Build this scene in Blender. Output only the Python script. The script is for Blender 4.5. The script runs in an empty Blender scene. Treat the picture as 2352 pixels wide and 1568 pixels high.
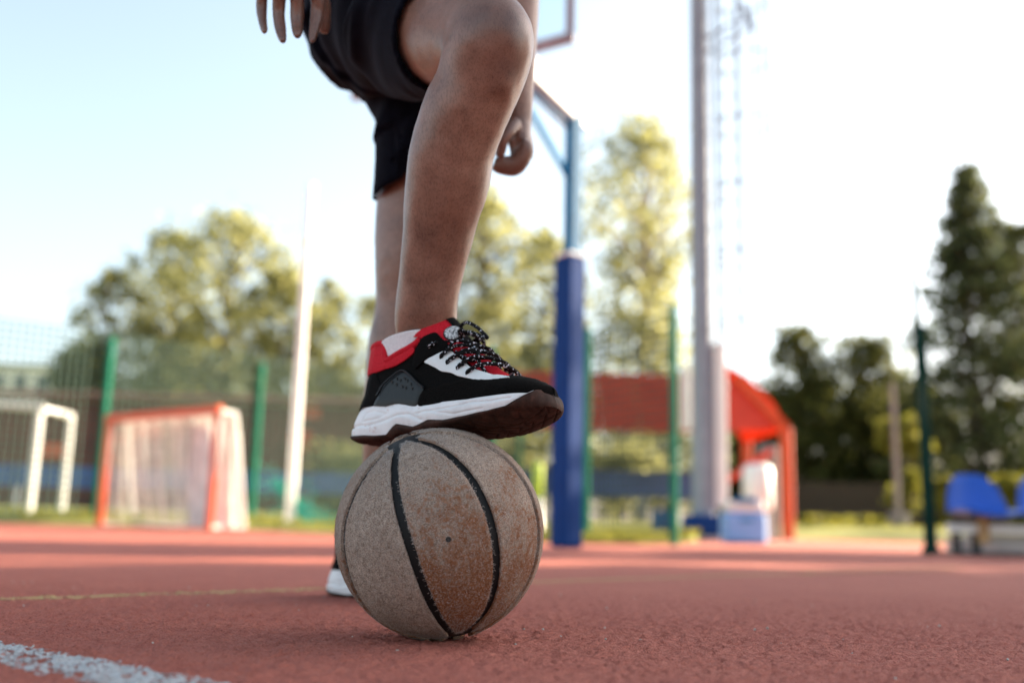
import bpy, bmesh, math, random
import numpy as np
from mathutils import Matrix, Vector
from mathutils.geometry import delaunay_2d_cdt

sc = bpy.context.scene
# ------------------------------------------------------------------ camera
FPX = 35 / 36 * 2352.0                       # focal length in the 2352 x 1568 frame used for measuring
CAM_H = .13
TILT = math.atan((1205 - 784) / FPX)
ROLL = math.atan(.025)
r0 = np.array([1, 0, 0.]); fw = np.array([0, math.cos(TILT), math.sin(TILT)]); u0 = np.array([0, -math.sin(TILT), math.cos(TILT)])
rt = r0 * math.cos(ROLL) + u0 * math.sin(ROLL); up = u0 * math.cos(ROLL) - r0 * math.sin(ROLL)
CAM = np.array([0, 0, CAM_H])
cd = bpy.data.cameras.new('camera'); cam = bpy.data.objects.new('camera', cd); sc.collection.objects.link(cam)
m = Matrix.Identity(4)
for i in range(3):
    m[i][0], m[i][1], m[i][2], m[i][3] = rt[i], up[i], -fw[i], CAM[i]
cam.matrix_world = m
cd.lens = 35; cd.sensor_width = 36; cd.clip_start = .02; cd.clip_end = 3000
cd.dof.use_dof = True; cd.dof.focus_distance = 1.13; cd.dof.aperture_fstop = 2.25; cd.dof.aperture_blades = 0
sc.camera = cam

# ------------------------------------------------------------------ sky and sun
SUN_AZ, SUN_EL = math.radians(62), math.radians(22)      # azimuth from +Y towards +X
sdir = Vector((math.sin(SUN_AZ) * math.cos(SUN_EL), math.cos(SUN_AZ) * math.cos(SUN_EL), math.sin(SUN_EL)))
wd = bpy.data.worlds.new('World'); sc.world = wd; wd.use_nodes = True
nt = wd.node_tree; bg = nt.nodes['Background']
sky = nt.nodes.new('ShaderNodeTexSky'); sky.sky_type = 'NISHITA'; sky.sun_disc = False
sky.sun_elevation = SUN_EL; sky.sun_rotation = SUN_AZ
sky.air_density = 1.0; sky.dust_density = 2.2; sky.ozone_density = 1.0; sky.altitude = 50
hs = nt.nodes.new('ShaderNodeHueSaturation'); hs.inputs['Hue'].default_value = .480; hs.inputs['Saturation'].default_value = .66      # thin high haze over the whole sky
nt.links.new(sky.outputs[0], hs.inputs['Color']); nt.links.new(hs.outputs[0], bg.inputs[0]); bg.inputs[1].default_value = .085
sl = bpy.data.lights.new('sun', 'SUN'); sl.energy = 5.0; sl.angle = math.radians(.53); sl.color = (1, .83, .62)
so = bpy.data.objects.new('sun', sl); sc.collection.objects.link(so)
so.rotation_euler = (-sdir).to_track_quat('-Z', 'Y').to_euler(); so.location = (20, 8, 12)
sc.view_settings.view_transform = 'Standard'; sc.view_settings.look = 'None'
sc.view_settings.exposure = 2.2; sc.view_settings.gamma = 1.0; sc.view_settings.use_curve_mapping = False
sc.render.engine = 'CYCLES'
sc.cycles.use_denoising = True; sc.cycles.max_bounces = 8; sc.cycles.transparent_max_bounces = 16
sc.cycles.sample_clamp_indirect = 6

rng = np.random.default_rng(7); random.seed(7)
# ------------------------------------------------------------------ helpers
def ray(px, py):
    px = np.asarray(px, float); py = np.asarray(py, float)
    return ((px - 1176) / FPX)[..., None] * rt + ((784 - py) / FPX)[..., None] * up + fw
def P(px, py, c):            # point at depth c along the view axis
    return CAM + ray(px, py) * np.asarray(c, float)[..., None]
def G(px, py, z=0.):         # point on the ground seen at a pixel
    d = ray(px, py); return CAM + d * ((z - CAM_H) / d[..., 2])[..., None]
def B(px, py, Y):            # point at world distance Y
    d = ray(px, py); return CAM + d * (np.asarray(Y, float) / d[..., 1])[..., None]
def sstep(a, b, x):
    t = np.clip((x - a) / (b - a), 0, 1); return t * t * (3 - 2 * t)
def ip(x, t): return np.interp(x, [a for a, b in t], [b for a, b in t])
def cr(pts, n):              # smooth curve through points, n samples
    p = np.asarray(pts, float); p = np.vstack([2 * p[0] - p[1], p, 2 * p[-1] - p[-2]])
    k = len(p) - 3; s = np.linspace(0, k, n); i = np.minimum(s.astype(int), k - 1); f = (s - i)[:, None]
    a, b, c, d = p[i], p[i + 1], p[i + 2], p[i + 3]
    return .5 * (2 * b + (c - a) * f + (2 * a - 5 * b + 4 * c - d) * f ** 2 + (3 * b - a - 3 * c + d) * f ** 3)
def mesh(name, V, F, mat=None, smooth=True):
    me = bpy.data.meshes.new(name); V = np.asarray(V, np.float32)
    if isinstance(F, np.ndarray):
        n, k = F.shape
        me.vertices.add(len(V)); me.vertices.foreach_set('co', V.ravel())
        me.loops.add(n * k); me.loops.foreach_set('vertex_index', F.astype(np.int32).ravel())
        me.polygons.add(n); me.polygons.foreach_set('loop_start', np.arange(0, n * k, k, dtype=np.int32))
        me.update(calc_edges=True); me.validate()
    else:
        me.from_pydata([tuple(v) for v in V.tolist()], [], F)
    if smooth: me.polygons.foreach_set('use_smooth', [True] * len(me.polygons))
    if mat: me.materials.append(mat)
    return me
def put(name, me, parent=None, M4=None):
    o = bpy.data.objects.new(name, me); sc.collection.objects.link(o)
    if parent is not None: o.parent = parent
    if M4 is not None: o.matrix_world = M4
    return o
def obj(name, V, F, mat, parent=None, smooth=True): return put(name, mesh(name, V, F, mat, smooth), parent)
def tag(o, label=None, cat=None, group=None, kind=None):
    if label: o['label'] = label
    if cat: o['category'] = cat
    if group: o['group'] = group
    if kind: o['kind'] = kind
    return o
def empty(name, label, cat, loc=(0, 0, 0), group=None):
    o = bpy.data.objects.new(name, None); sc.collection.objects.link(o); o.location = loc; o.empty_display_size = .1
    bpy.context.view_layer.update(); return tag(o, label, cat, group)
def copy_tree(o, parent=None):
    c = o.copy(); sc.collection.objects.link(c)
    if parent is not None: c.parent = parent; c.matrix_parent_inverse = o.matrix_parent_inverse.copy()
    for ch in list(o.children): copy_tree(ch, c)
    return c
class MB:
    def __init__(s): s.V = []; s.F = []; s.n = 0
    def add(s, V, F):
        V = np.asarray(V, float); s.V.append(V); s.F += [tuple(int(i) + s.n for i in f) for f in F]; s.n += len(V); return s
    def box(s, c, sz, ax=None, bev=0.):
        c = np.asarray(c, float); h = np.asarray(sz, float) / 2
        ax = np.eye(3) if ax is None else np.asarray(ax, float)
        if bev <= 0:
            q = np.array([(x, y, z) for x in (-1, 1) for y in (-1, 1) for z in (-1, 1)], float) * h
            return s.add(q @ ax + c, [(0, 1, 3, 2), (4, 6, 7, 5), (0, 4, 5, 1), (2, 3, 7, 6), (0, 2, 6, 4), (1, 5, 7, 3)])
        e = min(bev, h.min() * .49); bm = bmesh.new()
        for x in (-1, 1):
            for y in (-1, 1):
                for z in (-1, 1):
                    for k in range(3):
                        v = [x * (h[0] - e), y * (h[1] - e), z * (h[2] - e)]; v[k] = (x, y, z)[k] * h[k]
                        bm.verts.new(v)
        bmesh.ops.convex_hull(bm, input=bm.verts[:]); bm.verts.index_update()
        V = np.array([v.co[:] for v in bm.verts]); F = [[v.index for v in f.verts] for f in bm.faces]; bm.free()
        return s.add(V @ ax + c, F)
    def bar(s, a, b, w, h=None, upv=(0, 0, 1), bev=0.):
        a = np.asarray(a, float); b = np.asarray(b, float); d = b - a; L = np.linalg.norm(d); d /= L
        u_ = np.asarray(upv, float)
        if abs(d @ u_) > .99: u_ = np.array([1., 0, 0])
        sd = np.cross(d, u_); sd /= np.linalg.norm(sd); u_ = np.cross(sd, d)
        return s.box((a + b) / 2, (L, w, h or w), [d, sd, u_], bev)
    def tube(s, pts, r, seg=10, cap=True):
        V, F = loft(pts, r, r, seg, cap=cap); return s.add(V, F)
    def build(s, name, mat, parent=None, smooth=False):
        return obj(name, np.vstack(s.V), s.F, mat, parent, smooth)
    def me(s, name, mat, smooth=False): return mesh(name, np.vstack(s.V), s.F, mat, smooth)
def loft(pts, ra, rb, seg=16, ref=None, cap=True, fn=None):
    p = np.asarray(pts, float); n = len(p)
    ra = np.broadcast_to(np.asarray(ra, float), (n,)); rb = np.broadcast_to(np.asarray(rb, float), (n,))
    t = np.gradient(p, axis=0); t /= np.linalg.norm(t, axis=1)[:, None] + 1e-12
    if ref is None:
        a = np.cross(t[0], [0, 0, 1.]);
        if np.linalg.norm(a) < .1: a = np.cross(t[0], [0, 1., 0])
        A = [a / np.linalg.norm(a)]
        for i in range(1, n):
            a = A[-1] - t[i] * (A[-1] @ t[i]); A.append(a / (np.linalg.norm(a) + 1e-12))
        A = np.array(A)
    else:
        ref = np.broadcast_to(np.asarray(ref, float), (n, 3))
        A = ref - t * (ref * t).sum(1)[:, None]; A /= np.linalg.norm(A, axis=1)[:, None]
    Bv = np.cross(t, A)
    th = np.linspace(0, 2 * np.pi, seg, endpoint=False)
    k = np.ones((n, seg)) if fn is None else fn(np.arange(n)[:, None], th[None])
    V = p[:, None] + k[..., None] * (ra[:, None, None] * np.cos(th)[None, :, None] * A[:, None] + rb[:, None, None] * np.sin(th)[None, :, None] * Bv[:, None])
    V = V.reshape(-1, 3); F = []
    for i in range(n - 1):
        for j in range(seg):
            F.append((i * seg + j, i * seg + (j + 1) % seg, (i + 1) * seg + (j + 1) % seg, (i + 1) * seg + j))
    if cap:
        F.append(tuple(range(seg - 1, -1, -1))); F.append(tuple((n - 1) * seg + j for j in range(seg)))
    return V, F
def gridfaces(a, b):
    i, j = np.meshgrid(np.arange(a - 1), np.arange(b - 1), indexing='ij'); k = (i * b + j).ravel()
    return np.stack([k, k + b, k + b + 1, k + 1], 1)
def remesh(parts, voxel, smooth_it=4):
    b = MB()
    for V, F in parts: b.add(V, F)
    o = b.build('tmp', None)
    md = o.modifiers.new('r', 'REMESH'); md.mode = 'VOXEL'; md.voxel_size = voxel; md.use_smooth_shade = True
    if smooth_it:
        ms = o.modifiers.new('s', 'SMOOTH'); ms.factor = .5; ms.iterations = smooth_it
    dg = bpy.context.evaluated_depsgraph_get(); me = bpy.data.meshes.new_from_object(o.evaluated_get(dg))
    tm = o.data; bpy.data.objects.remove(o); bpy.data.meshes.remove(tm)
    me.polygons.foreach_set('use_smooth', [True] * len(me.polygons))
    return me
def getco(me):
    a = np.empty(len(me.vertices) * 3, np.float32); me.vertices.foreach_get('co', a); return a.reshape(-1, 3).astype(float)
def getno(me):
    a = np.empty(len(me.vertices) * 3, np.float32); me.vertices.foreach_get('normal', a); return a.reshape(-1, 3).astype(float)
def setco(me, V): me.vertices.foreach_set('co', np.asarray(V, np.float32).ravel()); me.update()
class N3:                    # cheap smooth 3D noise on numpy arrays
    def __init__(s, seed): s.g = np.random.default_rng(seed).uniform(-1, 1, (32, 32, 32))
    def __call__(s, p):
        i = np.floor(p).astype(int); f = p - i; f = f * f * (3 - 2 * f); i &= 31; j = (i + 1) & 31; g = s.g
        x0, y0, z0 = i.T; x1, y1, z1 = j.T; fx, fy, fz = f.T
        l = lambda a, b, t: a + (b - a) * t
        return l(l(l(g[x0, y0, z0], g[x1, y0, z0], fx), l(g[x0, y1, z0], g[x1, y1, z0], fx), fy),
                 l(l(g[x0, y0, z1], g[x1, y0, z1], fx), l(g[x0, y1, z1], g[x1, y1, z1], fx), fy), fz)
nz = N3(3)
# ------------------------------------------------------------------ materials
class Mt:
    def __init__(s, name, col=(.5, .5, .5), rough=.6, metal=0., spec=.5):
        s.m = bpy.data.materials.new(name); s.m.use_nodes = True; s.t = s.m.node_tree; s.b = s.t.nodes['Principled BSDF']
        s.set('Base Color', (*col, 1)); s.set('Roughness', rough); s.set('Metallic', metal); s.set('Specular IOR Level', spec)
    def set(s, k, v): s.b.inputs[k].default_value = v; return s
    def n(s, typ, **kw):
        q = s.t.nodes.new(typ)
        for k, v in kw.items(): setattr(q, k, v)
        return q
    def l(s, a, b): s.t.links.new(a, b); return s
    def co(s, kind='Object', scale=(1, 1, 1)):
        tc = s.n('ShaderNodeTexCoord'); mp = s.n('ShaderNodeMapping'); mp.inputs['Scale'].default_value = scale
        s.l(tc.outputs[kind], mp.inputs['Vector']); return mp.outputs[0]
    def noise(s, scale, detail=3, rough=.6, vec=None, stretch=(1, 1, 1)):
        q = s.n('ShaderNodeTexNoise'); q.inputs['Scale'].default_value = scale; q.inputs['Detail'].default_value = detail; q.inputs['Roughness'].default_value = rough
        s.l(vec or s.co(scale=stretch), q.inputs['Vector']); return q.outputs['Fac']
    def ramp(s, fac, stops, interp='LINEAR'):
        q = s.n('ShaderNodeValToRGB'); q.color_ramp.interpolation = interp; e = q.color_ramp.elements
        while len(e) < len(stops): e.new(.5)
        for el, (p_, c) in zip(e, stops): el.position = p_; el.color = (*c, 1) if len(c) == 3 else c
        s.l(fac, q.inputs[0]); return q.outputs[0]
    def mix(s, fac, a, b, blend='MIX'):
        q = s.n('ShaderNodeMix', data_type='RGBA', blend_type=blend)
        for k, v in ((0, fac), (6, a), (7, b)):
            if hasattr(v, 'is_linked'): s.l(v, q.inputs[k])
            else: q.inputs[k].default_value = v if k == 0 else (*v, 1)
        return q.outputs[2]
    def math(s, op, a, b=0.):
        q = s.n('ShaderNodeMath', operation=op)
        for k, v in ((0, a), (1, b)):
            if hasattr(v, 'is_linked'): s.l(v, q.inputs[k])
            else: q.inputs[k].default_value = v
        return q.outputs[0]
    def col(s, c): s.l(c, s.b.inputs['Base Color']); return s
    def bump(s, h, strength=.3, dist=.002):
        q = s.n('ShaderNodeBump'); q.inputs['Strength'].default_value = strength; q.inputs['Distance'].default_value = dist
        s.l(h, q.inputs['Height']); s.l(q.outputs[0], s.b.inputs['Normal']); return s
def simple(name, col, rough=.5, metal=0., var=.18, scale=6., spec=.5, bump=.0):
    q = Mt(name, col, rough, metal, spec); f = q.noise(scale, 4)
    lo = tuple(c * (1 - var) for c in col); hi = tuple(min(1, c * (1 + var)) for c in col)
    q.col(q.ramp(f, [(.3, lo), (.7, hi)]))
    if bump: q.bump(q.noise(scale * 12, 3), bump, .003)
    return q.m
# court rubber
q = Mt('court_rubber', rough=.85, spec=.25); w = q.co('Object')
f1 = q.noise(420, 3, .7, w); f2 = q.noise(1.3, 4, .6, w); f3 = q.noise(900, 1, .5, w); f4 = q.noise(9, 3, .6, w)
c = q.ramp(f1, [(.33, (.06, .020, .016)), (.42, (.36, .102, .076)), (.60, (.48, .150, .112)), (.78, (.62, .255, .20))])
c = q.mix(q.ramp(f2, [(.35, (0, 0, 0)), (.7, (1, 1, 1))]), c, (.23, .062, .034), 'MIX') if False else c
c2 = q.mix(.25, c, q.ramp(f2, [(.35, (.39, .108, .078)), (.68, (.50, .162, .102))]))
c2 = q.mix(.18, c2, q.ramp(f4, [(.35, (.34, .095, .070)), (.68, (.54, .180, .122))]))
c2 = q.mix(q.ramp(f3, [(.74, (0, 0, 0)), (.80, (1, 1, 1))]), c2, (.55, .36, .32))
q.col(c2); q.bump(f1, .8, .004); M_COURT = q.m
def paint(name, a, b):
    q = Mt(name, rough=.8, spec=.3); f = q.noise(300, 3); q.col(q.ramp(f, [(.35, a), (.6, b)])); q.bump(f, .6, .003); return q.m
M_LINEW = paint('white_line_paint', (.26, .235, .225), (.52, .52, .53)); M_LINEY = paint('yellow_line_paint', (.34, .22, .09), (.52, .36, .15))
q = Mt('lawn_grass', rough=.9, spec=.1); q.col(q.mix(.5, q.ramp(q.noise(30, 4), [(.3, (.16, .18, .05)), (.7, (.32, .33, .12))]), q.ramp(q.noise(.6, 3), [(.3, (.18, .2, .06)), (.7, (.36, .35, .14))]))); M_LAWN = q.m
# ball
q = Mt('worn_ball_leather', rough=.95, spec=.12); w = q.co('Object')
oi = q.n('ShaderNodeObjectInfo'); sp = q.n('ShaderNodeSeparateColor'); q.l(oi.outputs['Color'], sp.inputs[0])
sx = q.n('ShaderNodeSeparateXYZ'); q.l(w, sx.inputs[0])
fine = q.noise(1050, 2, .65, w); mid = q.noise(170, 3, .65, w); big = q.noise(22, 3, .55, w)
grey = q.ramp(q.math('ADD', q.math('MULTIPLY', fine, .74), q.math('MULTIPLY', mid, .26)), [(.36, (.100, .066, .046)), (.48, (.255, .188, .146)), (.60, (.51, .415, .345))])
gt = q.mix(q.ramp(big, [(.4, (0, 0, 0)), (.65, (.3, .3, .3))]), grey, (.19, .13, .10))
orange = q.ramp(fine, [(.34, (.060, .022, .010)), (.5, (.190, .070, .028)), (.66, (.30, .135, .070))])
wear = q.math('ADD', q.math('ADD', q.math('MULTIPLY', big, .62), q.math('MULTIPLY', mid, .88)), q.math('MULTIPLY', fine, .6))
wear = q.math('ADD', wear, q.math('MULTIPLY', sx.outputs['Z'], q.math('MULTIPLY', sp.outputs[1], -4.2)))
wear = q.math('ADD', wear, q.math('SUBTRACT', sp.outputs[0], .5))
q.col(q.mix(q.ramp(wear, [(.995, (0, 0, 0)), (1.0, (1, 1, 1))]) if False else q.ramp(q.math('MULTIPLY', wear, .5), [(.552, (0, 0, 0)), (.580, (.7, .7, .7)), (.66, (.95, .95, .95))]), gt, orange))
q.bump(q.math('ADD', q.math('MULTIPLY', fine, .6), mid), .55, .0016); M_BALL = q.m
M_SEAM = simple('ball_black_rubber', (.0045, .0045, .005), .6, 0, .4, 60, .25, .2)
M_FIBRE = simple('ball_frayed_fibre', (.36, .31, .28), .9, 0, .25, 90)
M_PLUG = simple('valve_rubber', (.008, .008, .008), .5)
# skin and cloth
q = Mt('skin', rough=.37, spec=.6); w = q.co('Object')
a = q.ramp(q.noise(26, 4, .6, w), [(.28, (.110, .048, .030)), (.5, (.195, .095, .062)), (.72, (.265, .142, .100))])
b = q.ramp(q.noise(520, 2, .6, q.co('Object', (1, 1, .35))), [(.36, (.060, .028, .019)), (.52, (.265, .152, .112))])
at = q.n('ShaderNodeAttribute'); at.attribute_name = 'knee_tone_hand_shade'; q.col(q.mix(q.math('MULTIPLY', at.outputs['Fac'], .62), q.mix(.30, a, b), (.052, .030, .028))); q.bump(q.noise(700, 2, .6, w), .22, .0012)
q.set('Sheen Weight', .2); q.set('Sheen Roughness', .25); q.set('Sheen Tint', (1, .93, .88, 1)); q.set('Subsurface Weight', .06); q.set('Subsurface Radius', (.008, .003, .0015)); q.set('Subsurface Scale', 1.0); M_SKIN = q.m
M_HAIR = simple('leg_hair', (.014, .009, .007), .6)
q = Mt('shorts_fabric', rough=.9, spec=.06); w = q.co('Object')
q.col(q.ramp(q.noise(60, 3, .6, w), [(.3, (.0016, .0021, .0046)), (.7, (.0036, .0045, .0095))])); q.bump(q.noise(900, 2, .6, w), .35, .0008)
q.set('Sheen Weight', .05); q.set('Sheen Roughness', .45); q.set('Sheen Tint', (.55, .62, .85, 1)); M_SHORTS = q.m
M_SHIRT = simple('shirt_cotton', (.16, .17, .19), .9)
# shoe
q = Mt('black_mesh_fabric', rough=.9, spec=.08); w = q.co('Object'); vo = q.n('ShaderNodeTexVoronoi'); vo.inputs['Scale'].default_value = 620; q.l(w, vo.inputs['Vector'])
q.col(q.ramp(vo.outputs['Distance'], [(.1, (.0012, .0012, .0012)), (.6, (.0042, .004, .004))])); q.bump(vo.outputs['Distance'], .5, .001); M_MESH = q.m
q = Mt('black_suede', rough=1, spec=.05); w = q.co('Object'); f = q.noise(520, 3, .7, w); q.col(q.ramp(f, [(.3, (.0012, .0011, .0010)), (.7, (.0062, .0054, .0048))])); q.bump(f, .6, .0012); q.set('Sheen Weight', .03); M_SUEDE = q.m
q = Mt('black_leather', rough=.34, spec=.22); w = q.co('Object'); f = q.noise(330, 3, .6, w); q.col(q.ramp(f, [(.3, (.004, .0045, .006)), (.7, (.008, .009, .011))])); q.bump(f, .18, .001); M_LEATHER = q.m
q = Mt('white_leather', rough=.5, spec=.4); w = q.co('Object'); f = q.noise(14, 5, .65, w); q.col(q.ramp(f, [(.3, (.60, .62, .62)), (.62, (.74, .76, .76))])); q.bump(q.noise(400, 3, .6, w), .15, .001); M_WHITE = q.m
q = Mt('white_foam', rough=.6, spec=.35); w = q.co('Object'); f = q.noise(18, 5, .7, w); g = q.noise(90, 4, .7, w)
base = q.ramp(f, [(.3, (.62, .60, .61)), (.6, (.78, .78, .79))])
st = q.ramp(q.noise(26, 4, .75, q.co('Object', (1, 1, 2.2))), [(.60, (0, 0, 0)), (.70, (.75, .75, .75))])
base = q.mix(st, base, (.55, .33, .28)); q.col(base); q.bump(g, .08, .001); M_FOAM = q.m
q = Mt('brown_outsole_rubber', rough=.75, spec=.2); w = q.co('Object'); f = q.noise(60, 4, .7, w); q.col(q.ramp(f, [(.28, (.014, .0075, .0055)), (.55, (.042, .018, .012)), (.8, (.085, .034, .024))])); q.bump(q.noise(500, 3, .7, w), .3, .001); M_OUT = q.m
q = Mt('red_lining', rough=.85, spec=.2); w = q.co('Object'); f = q.noise(500, 2, .6, w); q.col(q.ramp(f, [(.3, (.40, .006, .014)), (.7, (.58, .014, .030))])); q.bump(f, .3, .0008); M_RED = q.m
q = Mt('flecked_lace', rough=.8, spec=.2); w = q.co('Object'); f = q.noise(390, 0, .5, w); q.col(q.ramp(f, [(.665, (.003, .003, .004)), (.69, (.62, .65, .74))])); q.bump(q.noise(900, 1, .5, w), .5, .001); M_LACE = q.m
q = Mt('sock_knit', rough=.9, spec=.15); w = q.co('Object'); q.col(q.ramp(q.noise(300, 3, .6, w), [(.3, (.66, .68, .71)), (.7, (.80, .82, .84))])); q.bump(q.noise(800, 2, .6, w), .4, .001); M_SOCK = q.m
q = Mt('badge_print', rough=.45, spec=.5); w = q.co('Object'); q.col(q.ramp(q.noise(420, 2, .6, w), [(.44, (.12, .12, .13)), (.52, (.62, .63, .63))])); M_BADGE = q.m
# background
M_BLUE = simple('blue_paint', (.010, .125, .26), .6, 0, .15, 8, .2); M_PAD = simple('blue_vinyl_pad', (.008, .042, .17), .75, 0, .12, 7, .12, .05)
M_SKYB = simple('light_blue_paint', (.03, .20, .42), .7, spec=.1); M_BEAM = simple('pale_beam_paint', (.62, .68, .72), .45)
M_GALV = simple('galvanised_steel', (.235, .27, .32), .65, .05, .12, 5, .25); M_WHT = simple('white_paint', (.78, .78, .75), .45, 0, .06)
M_CAGE = simple('cage_steel', (.30, .36, .42), .6, 0, .1, 5, .2); M_GREEN = simple('green_post_paint', (.010, .17, .10), .75, 0, .15, 6., .12); M_DGREEN = simple('dark_green_post_paint', (.006, .032, .024), .8, 0, .15, 6., .08)
M_NETG = simple('dark_net_cord', (.022, .060, .042), .8); M_TEAL = simple('teal_net_cord', (.02, .30, .23), .8, 0, .2)
M_ORANGE = simple('orange_red_paint', (.62, .085, .018), .42, 0, .12); M_CANOPY = simple('red_canopy_sheet', (.55, .045, .022), .55, 0, .15, 2)
q = Mt('red_canopy_fabric', rough=.7, spec=.2); c = q.ramp(q.noise(2, 4), [(.3, (.52, .060, .025)), (.7, (.66, .095, .040))]); q.col(c); tl = q.n('ShaderNodeBsdfTranslucent'); q.l(c, tl.inputs[0]); mx = q.n('ShaderNodeMixShader'); mx.inputs[0].default_value = .5
q.l(q.b.outputs[0], mx.inputs[1]); q.l(tl.outputs[0], mx.inputs[2]); q.l(mx.outputs[0], q.t.nodes['Material Output'].inputs[0]); M_CANVAS = q.m
M_NETW = simple('white_net_cord', (.78, .76, .72), .8); M_SHED = simple('dark_red_boards', (.14, .030, .022), .75, 0, .3, 4)
M_ROOF = simple('brown_red_roofing', (.17, .045, .030), .8, 0, .25, 5); M_GREYW = simple('grey_render', (.22, .21, .20), .85, 0, .15, 3)
M_WOOD = simple('dark_fence_wood', (.045, .030, .020), .85, 0, .35, 9); M_SEAT = simple('blue_plastic_seat', (.008, .085, .48), .3, 0, .06)
M_BLUEBAN = simple('blue_banner_sheet', (.05, .10, .30), .6, 0, .25, 1.5); M_CONC = simple('pale_concrete', (.48, .45, .40), .85, 0, .15, 5)
M_LBOX = simple('pale_blue_plastic', (.22, .42, .80), .6, 0, .05); M_NBOX = simple('navy_plastic', (.016, .035, .17), .5); M_MBOX = simple('mid_blue_plastic', (.012, .09, .25), .5)
M_HIVIS = simple('hi_vis_yellow', (.62, .78, .08), .6, 0, .08); M_TAN = simple('tan_board', (.50, .30, .13), .7); M_FOLD = simple('gathered_net', (.50, .47, .42), .85); M_DARK = simple('dark_steel', (.03, .03, .032), .5); M_BARK = simple('bark', (.07, .055, .042), .9, 0, .4, 7)
M_BIRCHB = simple('pale_bark', (.42, .39, .34), .85, 0, .4, 5); M_WINGL = simple('window_glass', (.05, .07, .09), .15)
q = Mt('clear_board', (.75, .85, .9), .05); tr = q.n('ShaderNodeBsdfTransparent'); gl = q.n('ShaderNodeBsdfGlossy'); gl.inputs['Roughness'].default_value = .05; mx = q.n('ShaderNodeMixShader'); mx.inputs[0].default_value = .08
tr.inputs[0].default_value = (.90, .95, .97, 1); q.l(tr.outputs[0], mx.inputs[1]); q.l(gl.outputs[0], mx.inputs[2]); q.l(mx.outputs[0], q.t.nodes['Material Output'].inputs[0]); M_CLEAR = q.m
M_FRAME = simple('board_frame_paint', (.30, .27, .31), .6); M_RIM = simple('rim_orange', (.55, .10, .02), .4)
def leafmat(name, a, b, trans=.45):
    q = Mt(name, rough=.65, spec=.25); ge = q.n('ShaderNodeNewGeometry'); tl = q.n('ShaderNodeBsdfTranslucent'); mx = q.n('ShaderNodeMixShader'); mx.inputs[0].default_value = trans
    c = q.ramp(ge.outputs['Random Per Island'], [(0, a), (1, b)]); q.col(c); q.l(c, tl.inputs[0])
    q.l(q.b.outputs[0], mx.inputs[1]); q.l(tl.outputs[0], mx.inputs[2]); q.l(mx.outputs[0], q.t.nodes['Material Output'].inputs[0]); return q.m
M_LF_Y = leafmat('leaf_yellow_green', (.20, .21, .075), (.41, .40, .17), .72); M_LF_M = leafmat('leaf_mid_green', (.165, .175, .065), (.35, .345, .14), .70)
M_LF_D = leafmat('leaf_dark_green', (.030, .044, .014), (.17, .17, .045), .58); M_LF_S = leafmat('needle_green', (.026, .044, .022), (.15, .165, .065), .55)
M_LF_L = leafmat('leaf_bright_yellow', (.14, .15, .02), (.26, .24, .04), .55)
# ================================================================== GROUND
def lawn_z(X, Y): return .015 + .022 * np.clip(Y - 9.5, 0, 12)
# terrain to the horizon
obj('ground', [(-330, -70, -.05), (330, -70, -.05), (330, 420, -.05), (-330, 420, -.05)], [(0, 1, 2, 3)], M_LAWN)['kind'] = 'structure'
GX0, GX1, GY0, GY1 = -1.72, 1.92, .62, 3.3
gx = np.arange(GX0, GX1, .0034); gy = [GY0]
while gy[-1] < GY1: gy.append(gy[-1] + .0032 * max(1, (gy[-1] / 1.35) ** 1.7))
gy = np.array(gy); GX1, GY1 = gx[-1], gy[-1]
def blur(a, k):
    for _ in range(k):
        a = (a + np.roll(a, 1, 0) + np.roll(a, -1, 0)) / 3; a = (a + np.roll(a, 1, 1) + np.roll(a, -1, 1)) / 3
    return a
h1 = rng.normal(size=(len(gx), len(gy))); h2 = blur(rng.normal(size=h1.shape), 1); h3 = blur(rng.normal(size=h1.shape), 9)
HT = .0009 * h1 + .0008 * h2 / h2.std() + .00025 * h3 / h3.std()
XX, YY = np.meshgrid(gx, gy, indexing='ij'); HT *= 1 - .9 * sstep(1.4, 2.9, YY)
edge = np.minimum.reduce([XX - GX0, GX1 - XX, YY - GY0, GY1 - YY]); HT = HT * sstep(0, .12, edge) - .006 * (1 - sstep(0, .05, edge))
def ground_h(x, y):
    x = np.clip(np.asarray(x, float), GX0, GX1 - 1e-6); y = np.clip(np.asarray(y, float), GY0, GY1 - 1e-6)
    a = np.clip(np.searchsorted(gx, x, 'right') - 1, 0, len(gx) - 2); b = np.clip(np.searchsorted(gy, y, 'right') - 1, 0, len(gy) - 2)
    fx = (x - gx[a]) / (gx[a + 1] - gx[a]); fy = (y - gy[b]) / (gy[b + 1] - gy[b])
    return HT[a, b] * (1 - fx) * (1 - fy) + HT[a + 1, b] * fx * (1 - fy) + HT[a, b + 1] * (1 - fx) * fy + HT[a + 1, b + 1] * fx * fy
V1 = np.stack([XX, YY, HT], -1).reshape(-1, 3); F1 = gridfaces(len(gx), len(gy))
# the rest of the court, flat, 4 mm lower
V2 = np.array([(-40, -30, -.004), (60, -30, -.004), (60, 20.5, -.004), (-40, 20.5, -.004)]); F2 = np.array([[0, 1, 2, 3]]) + len(V1)
tag(obj('court', np.vstack([V1, V2]), np.vstack([F1, F2]), M_COURT), kind='structure')
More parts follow.
